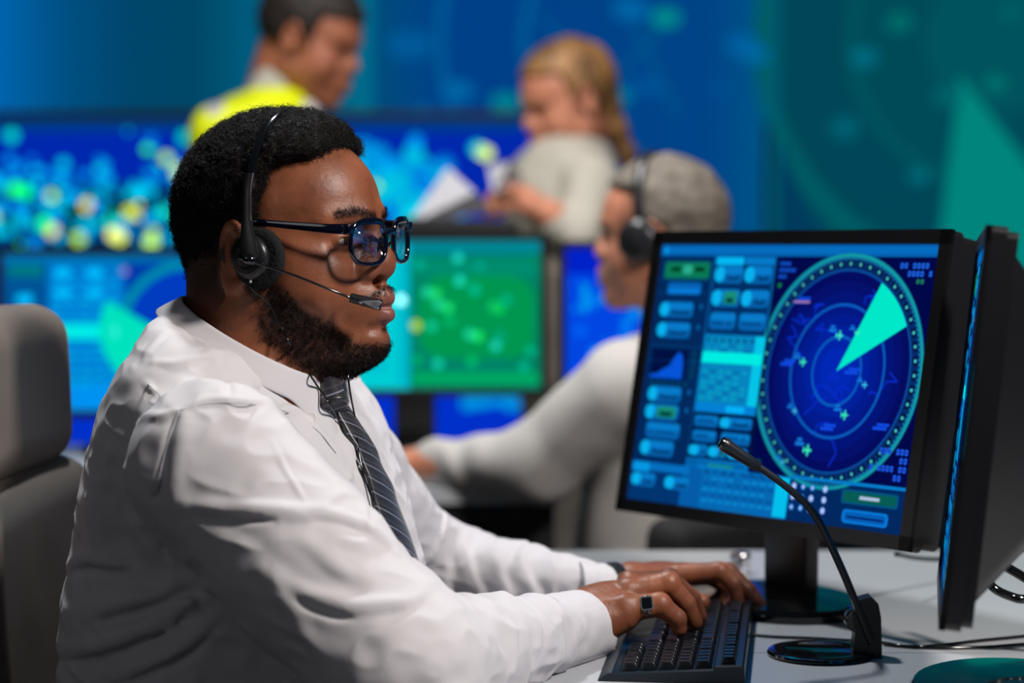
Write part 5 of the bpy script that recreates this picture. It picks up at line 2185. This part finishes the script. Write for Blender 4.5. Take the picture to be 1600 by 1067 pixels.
def padf(c, half, r, R, bow=0.0):
    def f(p):
        q = (p - c) @ R
        q = q.copy()
        q[:, 0] += bow * (q[:, 1] / half[1]) ** 2
        return rbox(q, (0, 0, 0), half, r) + .0015 * noise(p, .08)
    return f


hc_ = (P(107, 482, 2.7) + P(107, 757, 2.7)) / 2 + np.array([-.124, .03, -.006])
bc_ = P(112, 740, 2.7) + np.array([-.100, .03, -.302])
for nm, c, half in (('headrest', hc_, (.066, .21, .098)), ('backrest', bc_, (.072, .235, .295))):
    f = padf(c, half, .045, cR, -.018)
    sdf_obj(nm, f, c - np.array(half) - .05, c + np.array(half) + .05, .006, LEATH, ch)
MB().box(bc_ + [.22, 0, -.33], (.26, .25, .045), cR, bev=.03).build('seat', LEATH, ch, auto=40)
MB().tube([bc_ + [.2, 0, -.36], [bc_[0] + .2, bc_[1], .12]], .03, 14).build('gas_lift', MATS['desk_leg_metal'], ch, True)
b_ = MB()
for k in range(5):
    a = 2 * math.pi * k / 5
    b_.tube([[bc_[0] + .2, bc_[1], .12], [bc_[0] + .2 + .28 * math.cos(a), bc_[1] + .28 * math.sin(a), .05]], [.03, .016], 8)
    b_.lathe([(.001, -.05), (.025, -.05), (.025, 0), (.001, 0)], [bc_[0] + .2 + .28 * math.cos(a), bc_[1] + .28 * math.sin(a), .05], None, 12)
b_.build('base', BLKF, ch, True)
MB().box((hc_ + bc_) / 2 + [-.085, 0, .08], (.012, .03, .14), cR, bev=.006).build('headrest_bracket', MATS['desk_leg_metal'], ch, auto=40)

# ------------------------------------------------------------------ blurred colleagues
SKIN2 = mat('skin_fair', srgb(180, 118, 92), 0.5, sss=.1)
SKIN3 = mat('skin_tanned', srgb(160, 98, 72), 0.5, sss=.1)
GREYH = mat('hair_grey', srgb(112, 104, 94), 0.7, noise_col=(40, srgb(80, 72, 64), .8))
DARKH = mat('hair_dark', srgb(30, 22, 18), 0.7)
BLOND = mat('hair_blond', srgb(150, 108, 62), 0.55, noise_col=(14, srgb(60, 40, 26), 1.0))
SHIRT2 = mat('shirt_white_plain', srgb(176, 172, 168), 0.8, sheen=.2)
BLOUSE = mat('blouse_light', srgb(158, 154, 144), 0.8)
TROUS = mat('trousers_beige', srgb(120, 112, 104), 0.85)
DTROUS = mat('trousers_dark', srgb(28, 30, 38), 0.85)
HIVIS = mat('vest_yellow', srgb(214, 226, 0), 0.6, emit=None)


def headpart(root, fr, skin, extra=None, h=.0035):
    def f(p):
        d = fr.s * head_sdf(fr.loc(p), True)
        return extra(p, d) if extra else d
    return f


def hairf(fr, t=.012, front=.078, backx=.004, low=-.055):
    def f(p):
        q = fr.loc(p)
        q[:, 1] = np.abs(q[:, 1])
        d = ell(q, (-.010, 0, .027), (.106, .079, .096)) - t
        R1 = (front + .15 * q[:, 0]) - q[:, 2]
        R2 = np.maximum(q[:, 0] - backx, low - q[:, 2])
        R2 = np.maximum(R2, .030 - np.sqrt((q[:, 0] + .012) ** 2 + (q[:, 2] + .014) ** 2))
        d = smax(d, smin(R1, R2, .02), .008) * fr.s
        return d + .0025 * noise(p, .012)
    return f


# operator with grey hair at the next desk
op = thing('person', 'grey-haired operator in a white shirt and headset facing left beyond the radar monitor', 'person', P(1000, 1000, 3.97) * [1, 1, 0])
OF = Frame(P(1032, 362, 3.95), math.radians(158), .10, 0, .92)
on_ = OF.wor((-.045, 0, -.05))
osh = P(972, 612, 3.84)
oel = P(845, 722, 3.92)
owr = P(650, 728, 4.06)
ofs = P(1075, 612, 4.10)


def op_body(p):
    d = OF.s * head_sdf(OF.loc(p), True)
    d = smin(d, cap(p, on_, P(1050, 590, 3.97), .054, .066), .025)
    d = smin(d, cap(p, P(1045, 640, 3.97), P(1030, 980, 3.97), .11, .12), .04)
    d = smin(d, limb(p, [(osh, .05), (oel, .042), (owr, .030)]), .03)
    hnd = ell(p, owr + [-.075, .02, -.004], (.050, .036, .016))
    for k in range(4):
        a = owr + [-.11, -.008 + .019 * k, .002]
        hnd = smin(hnd, limb(p, [(a, .0095), (a + [-.040, .002, .006], .0085), (a + [-.062, .004, -.010], .0075)]), .004)
    hnd = smin(hnd, limb(p, [(owr + [-.03, -.02, 0], .013), (owr + [-.075, -.040, -.006], .010), (owr + [-.10, -.042, -.010], .0085)]), .008)
    d = smin(d, smin(cap(p, owr, owr + [-.05, .01, 0], .028, .024), hnd, .015), .01)
    for s_ in (-1, 1):
        d = smin(d, limb(p, [(P(1050, 985, 3.97 + .1 * s_), .085), (P(900, 1000, 3.97 + .1 * s_) * [1, 1, 1], .07), (P(905, 1000, 3.97 + .1 * s_) * [1, 1, 0] + [0, 0, .08], .045)]), .03)
    return d


sdf_obj('body', op_body, (-.35, 3.6, .02), (.52, 4.4, 1.33), .0062, SKIN2, op, attrs=None)


def op_shirt(p):
    d = smin(cap(p, P(1035, 650, 3.97), P(1035, 850, 3.97), .128, .140), cap(p, P(1040, 850, 3.97), P(1030, 960, 3.97), .140, .145), .03)
    d = smin(d, cap(p, osh + [.02, 0, .005], ofs, .072), .05)
    d = smin(d, limb(p, [(osh, .078), (oel, .064)]), .03)
    d = smin(d, cap(p, oel, owr + [.02, 0, 0], .060, .042), .035)
    d = smin(d, limb(p, [(ofs, .075), (ofs + [.02, .05, -.26], .06)]), .03)
    w = .0045 * np.sin((p[:, 0] * 1.0 + p[:, 2] * .5 + .02 * noise(p, .06)) * 75) * smooth(.02, -.12, p[:, 0]) * smooth(-.05, .06, p[:, 2] - .74)
    return d - w - .004 * noise(p, .06)


sh2 = sdf_obj('shirt', op_shirt, (-.25, 3.6, .40), (.50, 4.45, 1.16), .005, SHIRT2, op)
oc = MB()
cR2 = rotz(math.radians(158))
prof = [(.060, -.02), (.062, .015), (.066, .022), (.074, .012), (.080, -.008)]
oc.lathe([(r_, z) for r_, z in prof], P(1046, 532, 3.965), cR2 @ roty(.25), 28)
o = oc.build('collar', SHIRT2, op, True)
sdf_obj('hair', hairf(OF, .014), OF.o - .17, OF.o + .17, .0045, GREYH, op)
eye_parts(OF, op, (.1, .1, .1))
for s_ in (1, -1):
    pass
h2 = thing('headset', 'black headset worn by the grey-haired operator', 'headset', OF.wor((0, .09, 0)))
mb = MB()
ribbon(mb, [OF.wor((.004, .100 * math.cos(a), .030 + .112 * math.sin(a))) for a in np.linspace(-.2, math.pi + .2, 40)], OF.R @ np.array([1., 0, 0]), .0085, .003)
mb.build('headband', BLACKP, h2, auto=60)
for s_ in (-1, 1):
    mb = MB()
    mb.lathe([(.001, 0), (.034, 0), (.037, .006), (.034, .016), (.022, .022), (.001, .023)], OF.wor((.010, s_ * .086, -.012)), OF.R @ rotx(math.radians(-90 * s_)), 28)
    mb.build('ear_cup', BLACKP, h2, auto=50)

def op_tr(p):
    d = None
    for s_ in (-1, 1):
        l = limb(p, [(P(1050, 985, 3.97 + .1 * s_), .10), (P(900, 1000, 3.97 + .1 * s_), .085), (P(905, 1000, 3.97 + .1 * s_) * [1, 1, 0] + [0, 0, .10], .065)])
        d = l if d is None else smin(d, l, .03)
    return smin(d, cap(p, P(1035, 975, 3.97), P(1035, 990, 3.97), .155), .03)


sdf_obj('trousers', op_tr, (-.2, 3.6, .02), (.55, 4.4, .95), .009, DTROUS, op)

# his chair
oc_ = thing('office_chair', 'black office chair of the grey-haired operator, low behind the radar monitor', 'chair', P(1090, 900, 3.98) * [1, 1, 0])
cx_, cy_ = oc_.location[0], oc_.location[1]
MB().box((cx_ - .02, cy_, .53), (.25, .25, .045), bev=.03).build('seat', BLKF, oc_, auto=40)
MB().box(P(1148, 905, 3.74), (.04, .20, .115), rotz(math.radians(-42)) @ roty(.12), bev=.03).build('backrest', BLKF, oc_, auto=40)
MB().tube([(cx_, cy_, .49), (cx_, cy_, .08)], .028, 12).build('gas_lift', MATS['desk_leg_metal'], oc_, True)
MB().lathe([(.001, 0), (.28, 0), (.27, .03), (.05, .08), (.001, .08)], (cx_, cy_, .0), None, 24).build('base', BLKF, oc_, True)

# man in the yellow vest, standing and looking down
vm = thing('person', 'standing man in a bright yellow vest and white collar looking down at the back', 'person', P(430, 400, 5.15) * [1, 1, 0])
VF = Frame(P(486, 56, 5.1), math.radians(-12), .42, 0, .97)
vs = P(430, 190, 5.15)
v_arm = [P(345, 215, 4.98), P(372, 380, 4.95), P(470, 420, 4.80)]


def vest_body(p):
    d = VF.s * head_sdf(VF.loc(p), True)
    d = smin(d, cap(p, VF.wor((-.045, 0, -.04)), P(418, 185, 5.13), .055, .062), .025)
    d = smin(d, cap(p, P(400, 240, 5.15), P(400, 520, 5.18), .11, .12), .04)
    d = smin(d, limb(p, [(v_arm[0], .05), (v_arm[1], .042), (v_arm[2], .03)]), .02)
    d = smin(d, ell(p, v_arm[2] + [.06, -.01, -.01], (.055, .018, .035)), .02)
    for s_ in (-1, 1):
        d = smin(d, limb(p, [(P(400, 560, 5.18) + [0, .1 * s_, 0], .085), (np.array([vs[0] - .05, 5.18 + .1 * s_, .45]), .07), (np.array([vs[0] - .07, 5.2 + .1 * s_, .06]), .05)]), .03)
    return d


sdf_obj('body', vest_body, (-.95, 4.6, .02), (-.2, 5.5, 1.62), .0065, SKIN3, vm)


def vest_f(p):
    d = ell(p, P(395, 330, 5.15), (.150, .200, .215))
    d = smin(d, ell(p, P(398, 205, 5.13), (.135, .215, .085), roty(-.50)), .05)
    d = smin(d, cap(p, v_arm[0], v_arm[0] * .7 + v_arm[1] * .3, .070, .065), .03)
    d = smin(d, cap(p, P(400, 380, 5.15), P(400, 520, 5.17), .14, .15), .04)
    return d - .004 * noise(p, .05)


sdf_obj('vest', vest_f, (-.98, 4.75, .82), (-.22, 5.5, 1.48), .006, HIVIS, vm)


def vs_sleeve(p):
    d = limb(p, [(v_arm[0] + [0, 0, .01], .062), (v_arm[1], .056), (v_arm[2] - [.02, 0, 0], .040)])
    n = cap(p, P(425, 165, 5.12), P(440, 128, 5.12), .064, .064)
    n = smin(n, cap(p, P(455, 190, 5.08), P(480, 175, 5.05), .035, .024), .02)
    n = smax(n, -cap(p, P(420, 190, 5.14), P(470, 70, 5.10), .058), .006)
    return smin(d, n, .005) - .002 * noise(p, .03)


sdf_obj('shirt', vs_sleeve, (-.95, 4.6, .9), (-.2, 5.45, 1.55), .005, SHIRT2, vm)
for nm, z0, z1 in (('trousers', .05, .86),):
    def tr(p):
        d = None
        for s_ in (-1, 1):
            l = limb(p, [(P(400, 560, 5.18) + [0, .09 * s_, -.02], .115), (np.array([vs[0] - .05, 5.18 + .1 * s_, .45]), .085), (np.array([vs[0] - .07, 5.2 + .1 * s_, .08]), .075)])
            d = l if d is None else smin(d, l, .03)
        return d
    sdf_obj(nm, tr, (-.98, 4.8, .02), (-.2, 5.5, 1.0), .009, DTROUS, vm)


sdf_obj('hair', hairf(VF, .016, .056, .028, -.035), VF.o - .18, VF.o + .18, .0045, DARKH, vm)
eye_parts(VF, vm)
for s_ in (-1, 1):
    MB().box((vs[0] - .03, 5.2 + .1 * s_, .04), (.13, .045, .04), bev=.02).build('shoe', DTROUS, vm, auto=40)

# woman with the ponytail reading papers
wm_ = thing('person', 'standing woman with a blond ponytail and pale blouse holding papers', 'person', P(880, 500, 5.25) * [1, 1, 0])
WF = Frame(P(888, 152, 5.2), math.radians(196), .40, 0, .92)
wsh = P(925, 285, 5.05)
wel = P(905, 372, 4.98)
wwr = P(862, 338, 4.96)
wha = P(800, 315, 4.95)


def w_body(p):
    d = WF.s * head_sdf(WF.loc(p), True)
    d = smin(d, cap(p, WF.wor((-.045, 0, -.04)), P(905, 240, 5.22), .047, .055), .025)
    d = smin(d, cap(p, P(885, 290, 5.22), P(880, 440, 5.25), .09, .10), .04)
    d = smin(d, limb(p, [(wsh, .042), (wel, .036), (wwr, .028), (P(828, 322, 4.95), .026)]), .02)
    h = ell(p, P(815, 312, 4.95), (.045, .020, .030), roty(.3))
    for k in range(4):
        a = P(798, 300 + 8 * k, 4.945)
        h = smin(h, limb(p, [(a, .0105), (a + [-.028, .004, -.004], .0095), (a + [-.045, .012, -.016], .0085)]), .004)
    h = smin(h, limb(p, [(P(815, 305, 4.94), .013), (P(795, 296, 4.935), .010), (P(778, 298, 4.935), .009)]), .006)
    d = smin(d, h, .012)
    for s_ in (-1, 1):
        d = smin(d, limb(p, [(P(880, 470, 5.25) + [0, .08 * s_, 0], .08), (np.array([.11, 5.25 + .08 * s_, .45]), .055), (np.array([.12, 5.27 + .08 * s_, .06]), .04)]), .03)
    return d


sdf_obj('body', w_body, (-.15, 4.8, .02), (.38, 5.5, 1.52), .0055, SKIN2, wm_)


def w_blouse(p):
    d = ell(p, P(872, 322, 5.22), (.122, .175, .150))
    d = smin(d, ell(p, P(905, 258, 5.22), (.085, .175, .060), roty(.35)), .04)
    d = smin(d, cap(p, P(878, 350, 5.22), P(870, 400, 5.24), .108, .105), .03)
    d = smin(d, limb(p, [(wsh, .058), (wel, .052), (P(872, 350, 4.965), .040)]), .025)
    d = smin(d, cap(p, P(905, 240, 5.2), P(902, 222, 5.2), .064, .056), .01)
    return d - .004 * noise(p, .045)


sdf_obj('blouse', w_blouse, (-.12, 4.85, .95), (.36, 5.48, 1.36), .0048, BLOUSE, wm_)


def w_tr(p):
    d = ell(p, P(872, 440, 5.25), (.12, .16, .10))
    for s_ in (-1, 1):
        d = smin(d, limb(p, [(P(872, 450, 5.25) + [0, .07 * s_, 0], .10), (np.array([.11, 5.25 + .08 * s_, .45]), .07), (np.array([.12, 5.27 + .08 * s_, .08]), .055)]), .03)
    return d


sdf_obj('trousers', w_tr, (-.12, 4.95, .02), (.36, 5.55, 1.12), .008, TROUS, wm_)


def w_hair(p):
    d = hairf(WF, .014, .070, .020, -.07)(p)
    a = [WF.wor((-.105, 0, .020)), P(950, 165, 5.2), P(960, 200, 5.22), P(978, 240, 5.24), P(985, 275, 5.24)]
    pt = limb(p, [(a[0], .020), (a[1], .024), (a[2], .025), (a[3], .020), (a[4], .008)])
    return smin(d, pt, .012) + .0025 * noise(p * np.array([1, 1, .3], np.float32), .008)


sdf_obj('hair', w_hair, WF.o - [.18, .17, .22], WF.o + [.22, .19, .18], .0045, BLOND, wm_)
eye_parts(WF, wm_)
for s_ in (-1, 1):
    MB().box((.08, 5.27 + .08 * s_, .035), (.12, .038, .035), bev=.018).build('shoe', DTROUS, wm_, auto=40)

# papers she holds
PAPER = mat('paper_white', srgb(165, 165, 172), .8)
for lab, quad in (('white sheets of paper held up by the standing woman', [(636, 352), (700, 262), (742, 300), (772, 330)]), ('small folded white paper in front of the blouse of the standing woman', [(770, 300), (762, 258), (800, 250), (818, 286)])):
    pts = [P(u, v, 4.90 + .05 * (i % 2)) for i, (u, v) in enumerate(quad)]
    V = pts + [p_ + np.array([0, .006, 0]) for p_ in pts]
    mb = MB().add(V, [[0, 1, 2, 3], [7, 6, 5, 4], [0, 4, 5, 1], [1, 5, 6, 2], [2, 6, 7, 3], [3, 7, 4, 0]])
    o = mb.build('paper', PAPER)
    tag(o, lab, 'paper')
cb_ = MB().box((wx(722, 358, 4.86)[0], 4.86, wx(722, 358, 4.86)[1]), (.115, .06, .020), roty(.03), bev=.006).build('document_case', BLKF, None, auto=40)
tag(cb_, 'flat black document case lying above the green map monitor', 'case')
